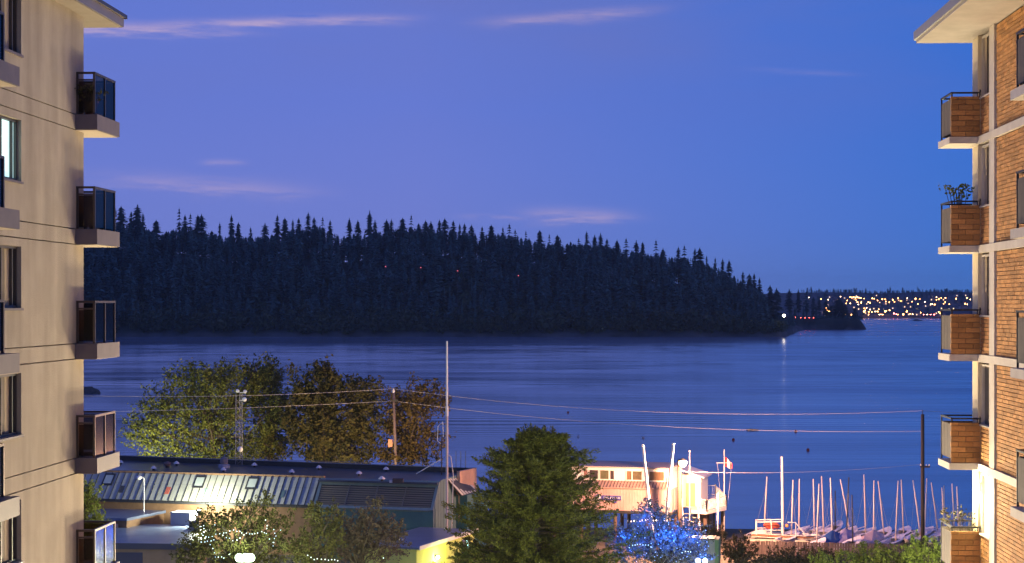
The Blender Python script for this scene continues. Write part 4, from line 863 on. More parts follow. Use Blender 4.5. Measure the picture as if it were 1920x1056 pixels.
flag_strip(0, .28, cols[0], 'flag_hoist'); flag_strip(.28, .72, cols[1], 'flag_middle'); flag_strip(.72, 1.0, cols[0], 'flag_fly')
for dx in (-.62, .62): MB().tube([(fp.x + dx, 156, at(0, 868, 156).z), (fp.x + dx * .45, 156, 5.8)], .01, 4).build('halyard', gal, o)
o, a, b = pole('steel_post', 'thin pale steel post standing just right of the orange lamp', 'post', 1293, 950, 1293, 846, 152, .05, .04, gal); MB().ball(b, .07, 6, 5).build('cap', gal, o)
o, a, b = pole('steel_post', 'thin pale steel post in front of the deck corner', 'post', 1346, 1000, 1346, 927, 146, .05, .05, gal); MB().ball(b, .07, 6, 5).build('cap', gal, o)

# ---------------------------------------------------------------- boat park
hullw = M('hull_gelcoat', (.76, .72, .76), (.8, .77, .8), 2, .35, rand=.08); inn = M('cockpit', (.42, .34, .34), rough=.6); mastm = M('mast_alloy', (.75, .62, .58), rough=.45, metal=0, rand=.2); mastd = M('mast_carbon', (.05, .05, .06), rough=.4)
def hull_mesh():                                # dinghy along +x, 4.2 m, keel at z=0
    st = [(-2.1, .55, .10, .50), (-1.4, .68, .03, .48), (-.5, .74, 0, .47), (.5, .68, .01, .50), (1.3, .47, .06, .56), (1.8, .24, .16, .62), (2.1, .02, .40, .66)]
    V = []; n = 7
    for x, w, zb, zt in st:
        for k in range(n):
            a = -1 + 2 * k / (n - 1); zz = zb + (zt - zb) * abs(a) ** 2.2; V.append((x, a * w * (1 - .12 * (1 - abs(a))), zz))
    b = MB(); b.v = V
    for i in range(len(st) - 1):
        for k in range(n - 1): b.f.append((i * n + k, (i + 1) * n + k, (i + 1) * n + k + 1, i * n + k + 1))
    b.f.append(tuple(range(n))); return b, st
hb, st = hull_mesh(); hull_me = hb.mesh('hull', hullw, None, True)
dk_ = MB()
for i in range(len(st) - 1):                    # side decks leave a cockpit opening
    x0, w0, _, z0 = st[i]; x1, w1, _, z1 = st[i + 1]
    for s in (-1, 1):
        i0, i1 = (.62, .62) if x1 <= .55 else (.0, .0)
        if x0 >= .5: i0 = 0
        dk_.poly([(x0, s * w0, z0 + .01), (x1, s * w1, z1 + .01), (x1, s * w1 * i1, z1 + .03), (x0, s * w0 * i0, z0 + .03)])
        if i1: dk_.poly([(x0, s * w0 * i0, z0 + .03), (x1, s * w1 * i1, z1 + .03), (x1, s * w1 * i1 * .9, .16), (x0, s * w0 * i0 * .9, .16)])
deck_me = dk_.mesh('deck', hullw); cock_me = MB().box(-2.05, .5, -.42, .42, .12, .17).mesh('cockpit_floor', inn)
doll = MB().tube([(-1.8, 0, -.05), (2.3, 0, .1)], .04, 6).tube([(-.9, -.65, -.2), (-.9, .65, -.2)], .04, 6).mesh('dolly', ironm); wh_me = MB().tube([(0, -.05, 0), (0, .05, 0)], .2, 10).mesh('wheel', darkm)
cov = MB(); cs = [(-2.12, .6, .5, .62), (-1.0, .76, .5, .95), (.55, .74, .52, 1.28), (1.4, .45, .6, .9), (2.14, .04, .68, .72)]
for i in range(len(cs) - 1):
    for s in (-1, 1):
        a, c = cs[i], cs[i + 1]; cov.poly([(a[0], s * a[1], a[2] - .18), (c[0], s * c[1], c[2] - .18), (c[0], s * c[1], c[2]), (a[0], s * a[1], a[2])]); cov.poly([(a[0], s * a[1], a[2]), (c[0], s * c[1], c[2]), (c[0], 0, c[3]), (a[0], 0, a[3])])
cov.poly([(-2.12, -.6, .5), (-2.12, .6, .5), (-2.12, 0, .62)])
covm = {k: M('cover_' + k, c, tuple(x * 1.25 for x in c), 3, .8, bump=.4, bscale=6) for k, c in (('blue', (.02, .07, .24)), ('mauve', (.30, .26, .42)), ('pink', (.50, .36, .38)))}
cov_me = {k: cov.mesh('cover', m) for k, m in covm.items()}
MST = [(1432.7, 993, 1437.9, 894, 'l', ''), (1483.8, 1000, 1487, 900, 'l', ''), (1498, 993, 1499, 898, 'l', ''), (1527, 993, 1525, 898, 'l', ''), (1531, 1017, 1536, 907, 'l', 'n'), (1544.7, 996, 1540.5, 893, 'l', ''), (1561, 1010, 1557, 896, 'l', 'blue'),
       (1593.7, 993, 1575.7, 899, 'l', ''), (1586.7, 1006, 1591.6, 895, 'd', 'mauve'), (1599, 1014, 1597.5, 928, 'd', 'n'), (1623, 994, 1620, 890, 'l', ''), (1638, 1008, 1638.7, 901, 'l', 'pink'), (1657.7, 996, 1646.5, 902, 'l', ''), (1679, 1008, 1684, 901.6, 'l', ''),
       (1694, 993, 1689.8, 899.7, 'l', ''), (1726, 998, 1711.6, 901, 'l', ''), (1733, 996, 1738, 897, 'l', ''), (1759, 994, 1746, 905, 'l', ''), (1771, 996, 1766, 914, 'l', ''), (1769, 1004, 1770, 910, 'l', ''), (1790, 992, 1785, 907, 'l', ''), (1798, 998, 1794, 912.6, 'l', ''), (1566, 985, 1566, 920, 'd', '')]
DL = {'blue': 'dinghy under a bright blue tented cover behind the fence', 'mauve': 'dinghy under a mauve tented cover with a dark mast', 'pink': 'dinghy under a pink and blue tented cover behind the fence'}
rb = random.Random(5)
for u0, v0, u1, v1, mk, c in MST:
    b0 = atz(u0, v0, 3.55); b0.y = min(b0.y, 161.0); b0 = at(u0, v0, b0.y); tp = at(u1, v1, b0.y)
    ang = R(rb.uniform(44, 62)); lean = 'strongly raked' if abs(u1 - u0) > 9 else 'upright'; lab = DL.get(c) or ('open white dinghy with bare %s %s mast in the boat park row' % (lean, 'dark' if mk == 'd' else 'pale'))
    o = thing('sailing_dinghy', (b0.x, b0.y, 2.92), lab, 'dinghy', None if c in DL else 'dinghies with %s %s masts' % (lean, 'dark' if mk == 'd' else 'pale'), rz=ang)
    tilt = (0, R(rb.uniform(-8, -2)), 0)
    h = inst('hull', hull_me, o, (-.5, 0, 0), tilt); inst('deck', deck_me, h); inst('cockpit_floor', cock_me, h)
    d_ = inst('dolly', doll, o, (-.5, 0, 0)); [inst('wheel', wh_me, d_, (-.9, s * .65, -.2)) for s in (-1, 1)]
    if c in cov_me: inst('cover', cov_me[c], o, (-.5, 0, .02), tilt)
    Rm = Matrix.Rotation(-ang, 3, 'Z'); lt = Rm @ (tp - Vector((b0.x, b0.y, 2.92))); zb_ = b0.z - 2.92
    MB_ = MB(); n0 = len(MB_.v); MB_.tube([(0, 0, max(.2, zb_ - .4)), (lt.x * .5, lt.y * .5, (zb_ + lt.z) / 2), (lt.x, lt.y, lt.z)], [.068, .06, .05], 8)
    inst('mast', MB_.mesh('mast', mastd if mk == 'd' else mastm, None, True), o)
    sh = MB()
    for e in ((1.4, 0, .5), (-.6, .65, .45), (-.6, -.65, .45)): sh.tube([(lt.x * .8, lt.y * .8, lt.z * .8), e], .008, 4)
    inst('rigging', sh.mesh('rigging', M('wire_rope', (.25, .24, .24)) if 'wire_rope' not in bpy.data.materials else bpy.data.materials['wire_rope']), o)
    if c == '' and rb.random() < .5: inst('boom', MB().tube([(0, 0, .95), (-2.0, .1, .75)], .035, 6).mesh('boom', mastm), o)
# lit launch with frame
def launch():
    p = atz(1470, 1014, 2.9); f = Fr((p.x, p.y, 0), (math.cos(R(-6)), math.sin(R(-6)), 0)); o = thing('work_launch', (p.x, p.y, 2.8), 'white work launch with pipe frame and red canvas lit by the orange lamp', 'boat')
    st = [(-2.75, .55, 3.05, 3.55), (-2.2, .95, 2.98, 3.62), (0, 1.05, 2.95, 3.52), (1.8, .85, 3.0, 3.45), (2.8, .35, 3.12, 3.42), (3.1, .05, 3.25, 3.42)]; b = MB(); n = 7
    for x, w, zb, zt in st:
        for k in range(n): a = -1 + 2 * k / (n - 1); b.v.append(tuple(f.p(x, a * w, zb + (zt - zb) * abs(a) ** 1.6)))
    for i in range(len(st) - 1):
        for k in range(n - 1): b.f.append((i * n + k, (i + 1) * n + k, (i + 1) * n + k + 1, i * n + k + 1))
    b.f.append(tuple(range(n))); b.build('hull', cwh, o, True)
    for dz in (-.02, -.17, -.30): MB().tube([f.p(x, -w * (1.02 - abs(dz) * .25), zt + dz) for x, w, zb, zt in st], .04, 6).build('rubbing_strake', M('strake_rust', (.45, .18, .08)) if dz == -.17 else cwh, o)
    MB().box(-2.2, 1.6, -.85, .85, 3.36, 3.42, f).build('sole', inn, o)
    fr = MB()
    for s in (-1, 1):
        for x in (-2.35, -1.1, -.15): fr.tube([f.p(x, s * .8, 3.4), f.p(x, s * .8, 4.55)], .05, 6)
        fr.tube([f.p(-2.4, s * .8, 4.55), f.p(-.1, s * .8, 4.62)], .05, 6); fr.tube([f.p(-2.4, s * .8, 3.85), f.p(-.1, s * .8, 3.9)], .035, 6)
    for x in (-2.35, -.15): fr.tube([f.p(x, -.8, 4.57), f.p(x, .8, 4.57)], .05, 6)
    fr.build('pipe_frame', cwh, o)
    cb = MB().tube([f.p(-1.75 + .2 * k, .1, 4.15 + .05 * math.sin(k * 1.7)) for k in range(8)], [.1, .24, .28, .25, .29, .26, .24, .1], 10); cb.build('canvas_roll', M('red_canvas', (.45, .07, .04), (.55, .11, .06), 5), o, True)
    MB().tube([f.p(1.0, -.3, 3.4), f.p(.95, -.3, 4.5), f.p(.3, -.3, 4.5)], .05, 6).tube([f.p(1.9, -.3, 3.3), f.p(.95, -.3, 4.5)], .045, 6).build('gantry', cwh, o)
    MB().ball(f.p(.22, -.5, 4.25), .16, 8, 6).build('fender', M('orange_fender', (.7, .3, .1)), o, True)
    b0, tp = at(1467.9, 1003, p.y), at(1466, 856, p.y); MB().tube([b0, tp], [.12, .10], 10).build('mast', cwh, o)
    MB().box(-3.3, 2.6, -.75, -.6, 2.72, 2.86, f).box(-3.3, 2.6, .6, .75, 2.72, 2.86, f).build('cradle', timber, o)
    # plank stack beside it
    o2 = thing('plank_stack', f.p(-2.9, -1.6, 2.72), 'pale stack of planks lying against the fence beside the launch', 'planks')
    for k in range(4):
        for j in range(3): MB().box(-3.6 + .15 * k, 3.0 - .35 * k - .2 * j, -1.75 + .24 * j, -1.53 + .24 * j, 2.72 + .11 * k, 2.82 + .11 * k, f).build('plank', M('plank_pale', (.62, .55, .42), (.68, .6, .48), 3) if 'plank_pale' not in bpy.data.materials else bpy.data.materials['plank_pale'], o2)
launch()
# plank fence in front of the boat park
fa, fb_ = atz(1362, 1012, 3.95), atz(1760, 1021, 3.95); fd = (fb_ - fa).xy.to_3d(); fl2 = fd.length; ff = Fr((fa.x, fa.y, 0), fd)
fm = M('fence_plank', (.16, .115, .10), (.23, .165, .14), 4, .9, rand=.25, stretch=(4, 4, .4), bump=.3)
o = thing('plank_fence', ff.p(fl2 / 2, 0, 2.5), 'weathered vertical plank fence in front of the boat park', 'fence'); fang = math.atan2(ff.x.y, ff.x.x)
npl = int(fl2 / .21); plk = MB().box(-.095, .095, -.012, .012, 0, 1.0).mesh('plank', fm)
for k in range(npl):
    h = 1.40 + rb.uniform(-.04, .04); q = ff.p(.1 + k * .21, rb.uniform(-.008, .008), 2.5); inst('plank', plk, o, q - o.location, (0, R(rb.uniform(-.6, .6)), fang), (1, 1, h))
for z in (2.8, 3.5): MB().box(0, fl2, .03, .09, z, z + .09, ff).build('rail', fm, o)
for k in range(9): MB().box(k * fl2 / 8 - .06, k * fl2 / 8 + .06, .092, .20, 2.4, 3.85, ff).build('post', fm, o)
# pale kiosk wall by the blue tree
kq = Fr((at(1275, 1012, 128).x, 128, 0), (1, -.2, 0)); o = thing('kiosk', kq.p(1, 1, 3), 'pale grey kiosk wall with a green corner post behind the blue lit tree', 'kiosk'); kz = at(0, 1011, 128).z; kw = (1340 - 1275) / F * 128
MB().box(-1.2, kw, 0, 1.6, 2.5, kz, kq).build('body', M('kiosk_wall', (.34, .37, .36), (.4, .43, .42), 2, .5), o); MB().box(kw + .005, kw + .28, -.05, 1.6, 2.5, kz + .06, kq).build('corner_post', M('green_post', (.18, .30, .15)), o); MB().box(-1.3, kw - .02, -.1, 1.7, kz + .005, kz + .09, kq).build('roof', darkm, o)
# ---------------------------------------------------------------- utility poles and wires
wood = M('creosote_pole', (.035, .028, .026), (.06, .05, .045), 2, .9, stretch=(4, 4, .3)); wood2 = M('grey_pole', (.15, .11, .10), (.2, .15, .13), 2, .9)
o, a, PB = pole('utility_pole', 'dark timber utility pole rising through the dinghy masts', 'pole', 1730, 1000, 1730, 777, 150, .17, .14, wood)
MB().tube([PB, PB + Vector((0, 0, .35))], .03, 5).build('top_pin', ironm, o); ca = at(1730, 875, 150); MB().box(ca.x - .25, ca.x + .55, ca.y - .25, ca.y - .17, ca.z - .07, ca.z + .07).build('bracket', wood, o)
for dx in (-.2, .25, .5): MB().lathe((ca.x + dx, ca.y - .21, ca.z + .075), [(.04, 0), (.06, .07), (.03, .14)], 8).build('insulator', gal, o)
o, a, PA = pole('utility_pole', 'brown timber utility pole among the trees behind the hall', 'pole', 742, 866, 738, 737, 171, .16, .13, wood2)
MB().lathe((PA.x, PA.y, PA.z), [(.08, 0), (.12, .12), (.1, .25), (.04, .42)], 8).build('insulator', whitem, o); MB().box(PA.x - .06, PA.x + .4, PA.y - .3, PA.y - .17, PA.z - .8, PA.z - .6).build('bracket', ironm, o)
MB().box(PA.x - .5, PA.x - .1, PA.y - .4, PA.y - .15, 9.6, 10.3).build('meter_box', M('orange_box', (.5, .25, .15)), o)
wirem = M('wire_aluminium', (.35, .33, .34), rough=.5)
def wire(a, b, sag, label, r=.015):
    pts = [a.lerp(b, k / 16) - Vector((0, 0, sag * 4 * (k / 16) * (1 - k / 16))) for k in range(17)]
    tag(MB().tube(pts, r, 5, False).build('overhead_wire', wirem, None, False, a), label, 'wire')
wire(at(-60, 735, 150), PA + Vector((-.05, 0, .4)), .55, 'upper overhead wire running from the brown pole past the beige tower'); wire(at(-60, 775, 150), PA - Vector((0, 0, .75)), .25, 'lower overhead wire running from the brown pole past the beige tower')
wire(PA + Vector((.05, 0, .4)), PB + Vector((0, 0, .3)), 1.1, 'upper overhead wire between the brown pole and the dark pole'); wire(PA - Vector((0, 0, .75)), PB - Vector((0, 0, 1.4)), .9, 'lower overhead wire between the brown pole and the dark pole')
wire(PB + Vector((0, 0, .3)), at(2050, 775, 160), .2, 'overhead wire running from the dark pole behind the brick tower'); wire(ca + Vector((-.2, -.2, .2)), at(1272, 884, 148.5), .35, 'service wire from the dark pole to the lamp pole', .011)
wire(at(842, 868, 150), at(270, 846, 163), .3, 'service wire strung along the rear of the hall roof', .014)
# ---------------------------------------------------------------- trees and shrubs
barkm = M('bark', (.055, .042, .034), (.085, .065, .05), 3, .95, bump=.5)
def leafm(n, a, b, island=.35): return M(n, a, b, .8, .75, island=island, trans=.35, spec=.25)
LV = {'green': leafm('leaf_green', (.10, .115, .020), (.14, .15, .03), .45), 'dark': leafm('leaf_dark', (.055, .058, .016), (.09, .075, .022)), 'amber': leafm('leaf_amber', (.10, .072, .018), (.13, .095, .025)), 'fir': leafm('fir_front', (.075, .085, .013), (.125, .125, .022), .5),
      'olive': leafm('leaf_olive', (.085, .082, .022), (.11, .10, .03)), 'plum': leafm('leaf_plum', (.13, .085, .075), (.10, .085, .045)), 'lime': leafm('leaf_lime', (.15, .19, .03), (.20, .23, .045)), 'blue': leafm('leaf_grey', (.09, .11, .10), (.12, .13, .10)), 'shrub': leafm('leaf_shrub', (.06, .055, .025), (.085, .07, .03))}
def limbs(g, base, cen, ends, r0, mb):
    mb.tube([base, base.lerp(cen, .5) + Vector((g.uniform(-.2, .2), g.uniform(-.2, .2), 0)), cen], [r0, r0 * .8, r0 * .55], 9)
    for e in ends:
        s = base.lerp(cen, g.uniform(.45, 1)); m = s.lerp(e, .5) + Vector((g.uniform(-.3, .3), g.uniform(-.3, .3), g.uniform(.1, .5))); L_ = (e - s).length
        mb.tube([s, m, e], [min(r0 * .5, .03 + L_ * .022), .02 + L_ * .012, .012], 6)
def sprays(g, P, Dr, L_, n, leaf, fat=.28, flat=1.0, thin=.62, along=0.0):
    P = np.repeat(P, n, 0); D = np.repeat(Dr, n, 0); m = len(P); t = g.random((m, 1)); ll = np.repeat(L_, n)[:, None]
    pos = P + D * t * ll + g.normal(size=(m, 3)) * ll * fat * (1.05 - .75 * t) * np.array([1, 1, flat])
    a = g.normal(size=(m, 3)) + D * along; a /= np.linalg.norm(a, axis=1)[:, None]; b = np.cross(a, g.normal(size=(m, 3))); b /= np.linalg.norm(b, axis=1)[:, None]
    s = leaf * g.uniform(.55, 1.25, (m, 1)); a = a * s; b = b * s * thin
    return np.stack([pos - a, pos + b, pos + a, pos - b], 1)
def tree(name, label, cat, leaf, Y, blobs, trunk_u, nsp, nl, ls, seed, sl=.8, up=.55, group=None, depth=.8, fat=.28, out=.6, gz=None, r0=.22, tv=None, extra=()):
    g = np.random.default_rng(seed); base = at(trunk_u, 0, Y); base.z = (ground_z(Y) if gz is None else gz) - .1
    k = Y / F; B = [(at(u, v, Y), ru * k, rv * k) for u, v, ru, rv in blobs]; vol = np.array([b[1] * b[1] * b[2] for b in B]) ** .75; pr = vol / vol.sum()
    o = thing(name, base, label, cat, group); pts = []; dirs = []; tot = Vector((0, 0, 0))
    for b, w in zip(B, pr): tot += b[0] * float(w)
    for i in range(nsp):
        c, rx, rz = B[g.choice(len(B), p=pr)]; d = g.normal(size=3); d /= np.linalg.norm(d); r = g.uniform(.12, 1) ** .45
        p = np.array(c) + d * r * np.array([rx, rx * depth, rz]); w = p - np.array(tot); w /= np.linalg.norm(w) + 1e-6
        v = w * out + np.array([0, 0, up]) + g.normal(size=3) * .35; pts.append(p); dirs.append(v / np.linalg.norm(v))
    P, D = np.array(pts), np.array(dirs); Ls = sl * g.uniform(.5, 1.25, len(P))
    V = sprays(g, P - D * Ls[:, None] * .5, D, Ls, nl, ls, fat)
    inst('crown', quads('crown', V - np.array(base), LV[leaf]), o)
    mb = MB(); ge = random.Random(seed); idx = g.choice(len(P), min(len(P), 34), replace=False); limbs(ge, base, tot, [Vector(P[i]) for i in idx], r0, mb); mb.build('trunk', barkm, o, True)
    return o, P, D
# behind the hall
tree('broadleaf_tree', 'leafy green tree behind the left end of the hall', 'tree', 'green', 174, [(330, 790, 80, 55), (410, 740, 75, 65), (470, 790, 75, 75), (300, 760, 40, 40), (370, 715, 70, 30), (270, 815, 40, 30), (430, 700, 30, 28), (480, 705, 30, 30), (330, 848, 80, 24), (430, 850, 70, 24), (262, 782, 26, 20)], 430, 780, 36, .135, 21, 2.1, .8, r0=.35, fat=.17, out=.9)
tree('broadleaf_tree', 'slender yellow green tree between the lattice tower and the dark maple', 'tree', 'olive', 176, [(500, 740, 42, 58), (520, 800, 40, 60), (480, 700, 32, 24), (515, 700, 16, 22), (510, 848, 40, 24)], 505, 260, 36, .135, 22, 2.0, 1.0, r0=.25, fat=.16, out=.9)
tree('broadleaf_tree', 'dark brownish maple behind the middle of the hall', 'tree', 'dark', 172, [(600, 730, 48, 42), (640, 770, 62, 65), (570, 780, 45, 60), (680, 740, 34, 38), (610, 820, 65, 42), (690, 800, 34, 50), (600, 700, 25, 16), (640, 855, 70, 20), (560, 700, 14, 16)], 590, 520, 36, .185, 23, 1.7, .55, r0=.3, fat=.27, out=.9)
tree('broadleaf_tree', 'thin amber leaved tree beside the tall white mast', 'tree', 'amber', 173, [(770, 780, 50, 50), (795, 745, 40, 28), (740, 770, 30, 40), (790, 830, 50, 34), (735, 830, 34, 36), (820, 760, 20, 20), (830, 828, 18, 16), (778, 722, 12, 14), (770, 858, 60, 16), (715, 735, 20, 22)], 760, 280, 34, .15, 24, 1.8, .65, r0=.22, fat=.22, out=.9)
# tall conifer in front of the club
def front_conifer():
    g = np.random.default_rng(31); Y = 110.0; base = at(1005, 0, Y); base.z = ground_z(Y) - .1; k = Y / F
    o = thing('fir_tree', base, 'big bushy evergreen standing in front of the clubhouse and hall', 'tree')
    prof_ = [(800, 3), (815, 26), (850, 66), (900, 104), (950, 128), (1000, 148), (1056, 168), (1120, 178), (1150, 120)]
    pv_, pw_ = [p[0] for p in prof_], [p[1] for p in prof_]; P = []; D = []; Ls = []
    mb = MB(); tops = [(982, 808), (1002, 803), (1026, 811), (1048, 824), (1000, 830)]
    for u, v in tops: mb.tube([at(1005, 1000, Y), at(u * .6 + 1005 * .4, 900, Y), at(u, v + 4, Y)], [.16, .09, .02], 6)
    mb.tube([base, at(1005, 1000, Y)], [.36, .2], 9)
    for i in range(560):                        # branches, each with a row of tufts
        v = g.uniform(812, 1140); w = np.interp(v, pv_, pw_); a = g.random() * 6.283; r = w * (.45 + .7 * g.random()) * (1 + .12 * math.sin(v * .11) + .10 * math.sin(a * 3 + v * .05))
        cu = 1005 + (8 if v < 860 else 0); s = at(cu, v + 6, Y); s.x += g.normal() * .15
        e = s + Vector((math.cos(a) * r * k, math.sin(a) * r * k * .9, r * k * g.uniform(.0, .28))); m = s.lerp(e, .55) - Vector((0, 0, r * k * .06))
        mb.tube([s, m, e], [.05, .03, .008], 5)
        for q in np.linspace(.25, 1, 9):
            p = s.lerp(m, q / .55) if q < .55 else m.lerp(e, (q - .55) / .45); d = (e - s).normalized()
            for z in range(2): vv = Vector((d.x + g.normal() * .55, d.y + g.normal() * .55, d.z + .35 + g.normal() * .25)).normalized(); P.append(p); D.append(vv); Ls.append(.55 * g.uniform(.7, 1.3))
    for u, v in tops:
        for j in range(26): q = g.random(); p = at(u + g.normal() * 9, v + 4 + 40 * q, Y); p.y += g.normal() * .3; P.append(p); vv = Vector((g.normal() * .4, g.normal() * .4, 1)).normalized(); D.append(vv); Ls.append(.5)
    P, D, Ls = np.array([tuple(p) for p in P]), np.array([tuple(d) for d in D]), np.array(Ls)
    V = sprays(g, P, D, Ls, 22, .11, .17, 1.0, .30, 1.6); inst('crown', quads('crown', V - np.array(base), LV['fir']), o); mb.build('trunk', barkm, o, True)
front_conifer()
# small street trees in front
_, TP1, TD1 = tree('street_tree', 'small tree strung with blue white fairy lights beside a bright lamp', 'tree', 'olive', 106, [(440, 1010, 95, 58), (400, 985, 50, 36), (480, 965, 55, 34), (390, 1040, 70, 34), (500, 1030, 55, 45), (495, 940, 22, 22), (540, 975, 18, 24), (350, 1030, 35, 20)], 450, 520, 24, .085, 41, .62, .6, r0=.14, fat=.24)
tree('street_tree', 'purple tinged small tree before the teal block', 'tree', 'plum', 108, [(690, 1000, 70, 44), (650, 1020, 70, 48), (720, 1020, 48, 40), (700, 965, 40, 28), (745, 1000, 24, 28), (620, 985, 36, 32)], 670, 420, 24, .08, 42, .75, .75, r0=.14, fat=.18)
tree('street_tree', 'thin green tree crowded between the fairy light tree and the purple tinged tree', 'tree', 'olive', 104, [(600, 1020, 50, 46), (570, 1035, 40, 34), (610, 975, 36, 34), (590, 960, 20, 20)], 600, 220, 22, .085, 43, .7, .8, r0=.1, fat=.2)
_, TP2, TD2 = tree('street_tree', 'leafy tree drenched in blue fairy lights below the clubhouse', 'tree', 'blue', 112, [(1230, 1015, 85, 42), (1180, 1020, 45, 36), (1280, 1010, 50, 42), (1215, 965, 30, 30), (1245, 955, 18, 34), (1300, 1040, 45, 24)], 1235, 430, 22, .085, 44, .85, .9, r0=.13, fat=.15)
tree('street_tree', 'bright green young tree behind the lowest balcony of the beige tower', 'tree', 'lime', 80, [(160, 950, 40, 30), (170, 975, 34, 28), (150, 925, 26, 22), (175, 925, 14, 18), (195, 985, 12, 12), (130, 990, 50, 30)], 140, 230, 26, .06, 45, .5, .5, r0=.1, gz=4.9)
# shrubs
SH = [('lime', 875, 1035, 34, 24, 122, 'lime green shrub under the lit wall'), ('shrub', 1385, 1025, 34, 26, 132, 'dark shrub in front of the fence left end'), ('shrub', 1320, 1000, 44, 24, 132, 'dark shrub below the deck stair'), ('shrub', 1475, 1044, 60, 18, 128, 'brown green shrub covering the fence below the launch'), ('shrub', 1530, 1044, 40, 18, 130, 'dark shrub covering the fence below the blue covered dinghy'),
      ('lime', 1565, 1050, 50, 20, 112, 'pale green shrub with arching shoots in front of the fence'), ('lime', 1640, 1046, 50, 30, 112, 'tall lime green bush in front of the dinghies'), ('lime', 1735, 1034, 45, 34, 104, 'dense bright green bush against the brick tower balcony'), ('shrub', 1420, 1055, 60, 12, 126, 'low rusty shrub at the foot of the fence'), ('green', 1690, 1045, 60, 24, 106, 'mid green bush between the two lime green bushes')]
for i, (m, u, v, ru, rv, Y, lab) in enumerate(SH):
    tree('shrub', lab, 'shrub', m, Y, [(u, v, ru, rv), (u - ru * .4, v + rv * .5, ru * .6, rv * .6), (u + ru * .35, v + rv * .35, ru * .7, rv * .7)], u, int(60 + ru * rv * .06), 26, .075, 60 + i, .55, .9, r0=.05, fat=.2)
# potted plants on the brick tower balconies
def potted(z, s, n, label, seed, hh, FR=None, leaf='green'):
    g = np.random.default_rng(seed); p = (FR or RFR).p(s, n, z); o = thing('potted_plant', p, label, 'plant')
    MB().lathe(p, [(.13, .01), (.18, .32), (.19, .34)], 12).build('pot', M('terracotta', (.35, .15, .08)), o); mb = MB(); P = []; D = []
    for k in range(16): a = g.random() * 6.28; e = p + Vector((math.cos(a) * .45 * g.random() - .08, math.sin(a) * .35, hh * g.uniform(.72, 1.0))); mb.tube([p + Vector((0, 0, .3)), p.lerp(e, .6), e], .008, 4); P.append(tuple(e)); v = Vector((math.cos(a), math.sin(a), .5)).normalized(); D.append(tuple(v))
    mb.build('stems', barkm, o); V = sprays(g, np.array(P), np.array(D), np.full(len(P), .2), 9, .05, .4); inst('leaves', quads('leaves', V - np.array(p), LV[leaf]), o)
potted(RFL[1] + .003, .55, .40, 'leafy plant spilling over the second balcony of the brick tower', 3, 1.55); potted(RFL[4] + .003, .75, .25, 'small plant on the lit lowest balcony of the brick tower', 4, 1.35, None, 'shrub')
LFR = Fr(((141 - U0) / F * 43, 43, 0), (.05, 1, 0), (1, -.05, 0)); LZ = [27.17 - 2.727 * i + .365 for i in range(5)]
potted(LZ[0] + .003, .45, .25, 'small dark plant on the top balcony of the beige tower', 5, .62, LFR, 'dark')
# ---------------------------------------------------------------- lamps of the street and the fairy lights
def street_lamp(x, y, z, gz, energy, color, label, group=None, globes=((0, 0),), r=.2, glow=40, es=.2):
    o = thing('street_lamp', (x, y, gz), label, 'lamp', group); MB().tube([(x, y, gz), (x, y, gz + .6), (x, y, z - .3)], [.10, .07, .05], 8).build('pole', ironm, o)
    m = emis('lantern_glow', color, glow)
    for gx, gy in globes:
        if gx or gy: MB().tube([(x, y, z - .35), (x + gx, y + gy, z - .22)], .03, 6).build('arm', ironm, o)
        MB().ball((x + gx, y + gy, z), r, 14, 9).build('globe', m, o, True); MB().lathe((x + gx, y + gy, z - r - .08), [(.09, 0), (.11, .1)], 8).build('collar', ironm, o)
    l = bpy.data.lights.new('street_light', 'POINT'); l.energy = energy; l.color = color; l.shadow_soft_size = es; ob = bpy.data.objects.new('street_light', l); COL.objects.link(ob); ob.parent = o; ob.location = (0, -r - .35, z - gz + .3)
    return o
WARM = (1, .77, .50)
for k, (x, y) in enumerate(((-3.0, 56), (5.0, 60), (-3.0, 66), (7.0, 53))): street_lamp(x, y, 11.6 if y < 62 else 10.8, 5.13, 4200 if x > 6 else 9500, WARM, 'assumed tall warm street lamp on the pavement between the two towers', 'assumed warm street lamps', es=.8)  # assumed lamps below the view, read off the warm light on the walls
street_lamp(2.6, 30, 11.4, 5.13, 2600, WARM, 'unseen warm lamp added at the near end of the towers to lift the balcony fronts', None, es=.8)  # unseen lamp, added only to brighten the balcony fronts
for x, y, z, e in ((-9.5, 90, 9.2, 8500), (11.5, 90, 9.0, 11000), (22.5, 93, 7.6, 9500)): street_lamp(x, y, z, ground_z(y), e, (.95, 1, .55), 'unseen shorter pale lamp added on the verge to light the trees', 'added verge lamps', es=.4)  # added lamps below the view, put in to brighten trees and bushes
for x, y, e, c, lb in ((-34, 167.6, 7000, (1, .97, .5), 'unseen lamp added behind the hall to light the green tree'), (-14, 161.0, 9000, (1, .70, .34), 'unseen amber lamp added behind the hall to light the maple')): street_lamp(x, y, 6.6, 2.7, e, c, lb, es=.3)  # unseen lamps hidden behind the hall, added to light the trees there
p = at(459, 1046, 103); street_lamp(p.x, p.y, p.z, ground_z(103), 1300, (.8, 1, .62), 'three globe lamp glaring white green under the fairy light tree', None, ((-.32, 0), (.02, .06), (.34, 0)), .24, 8)
p = at(1322, 1052, 109); street_lamp(p.x, p.y, p.z, ground_z(109), 350, (.75, .86, 1), 'white globe lamp glowing under the blue lit tree', None, ((0, 0), (-.42, .1)), .17, 2.2)
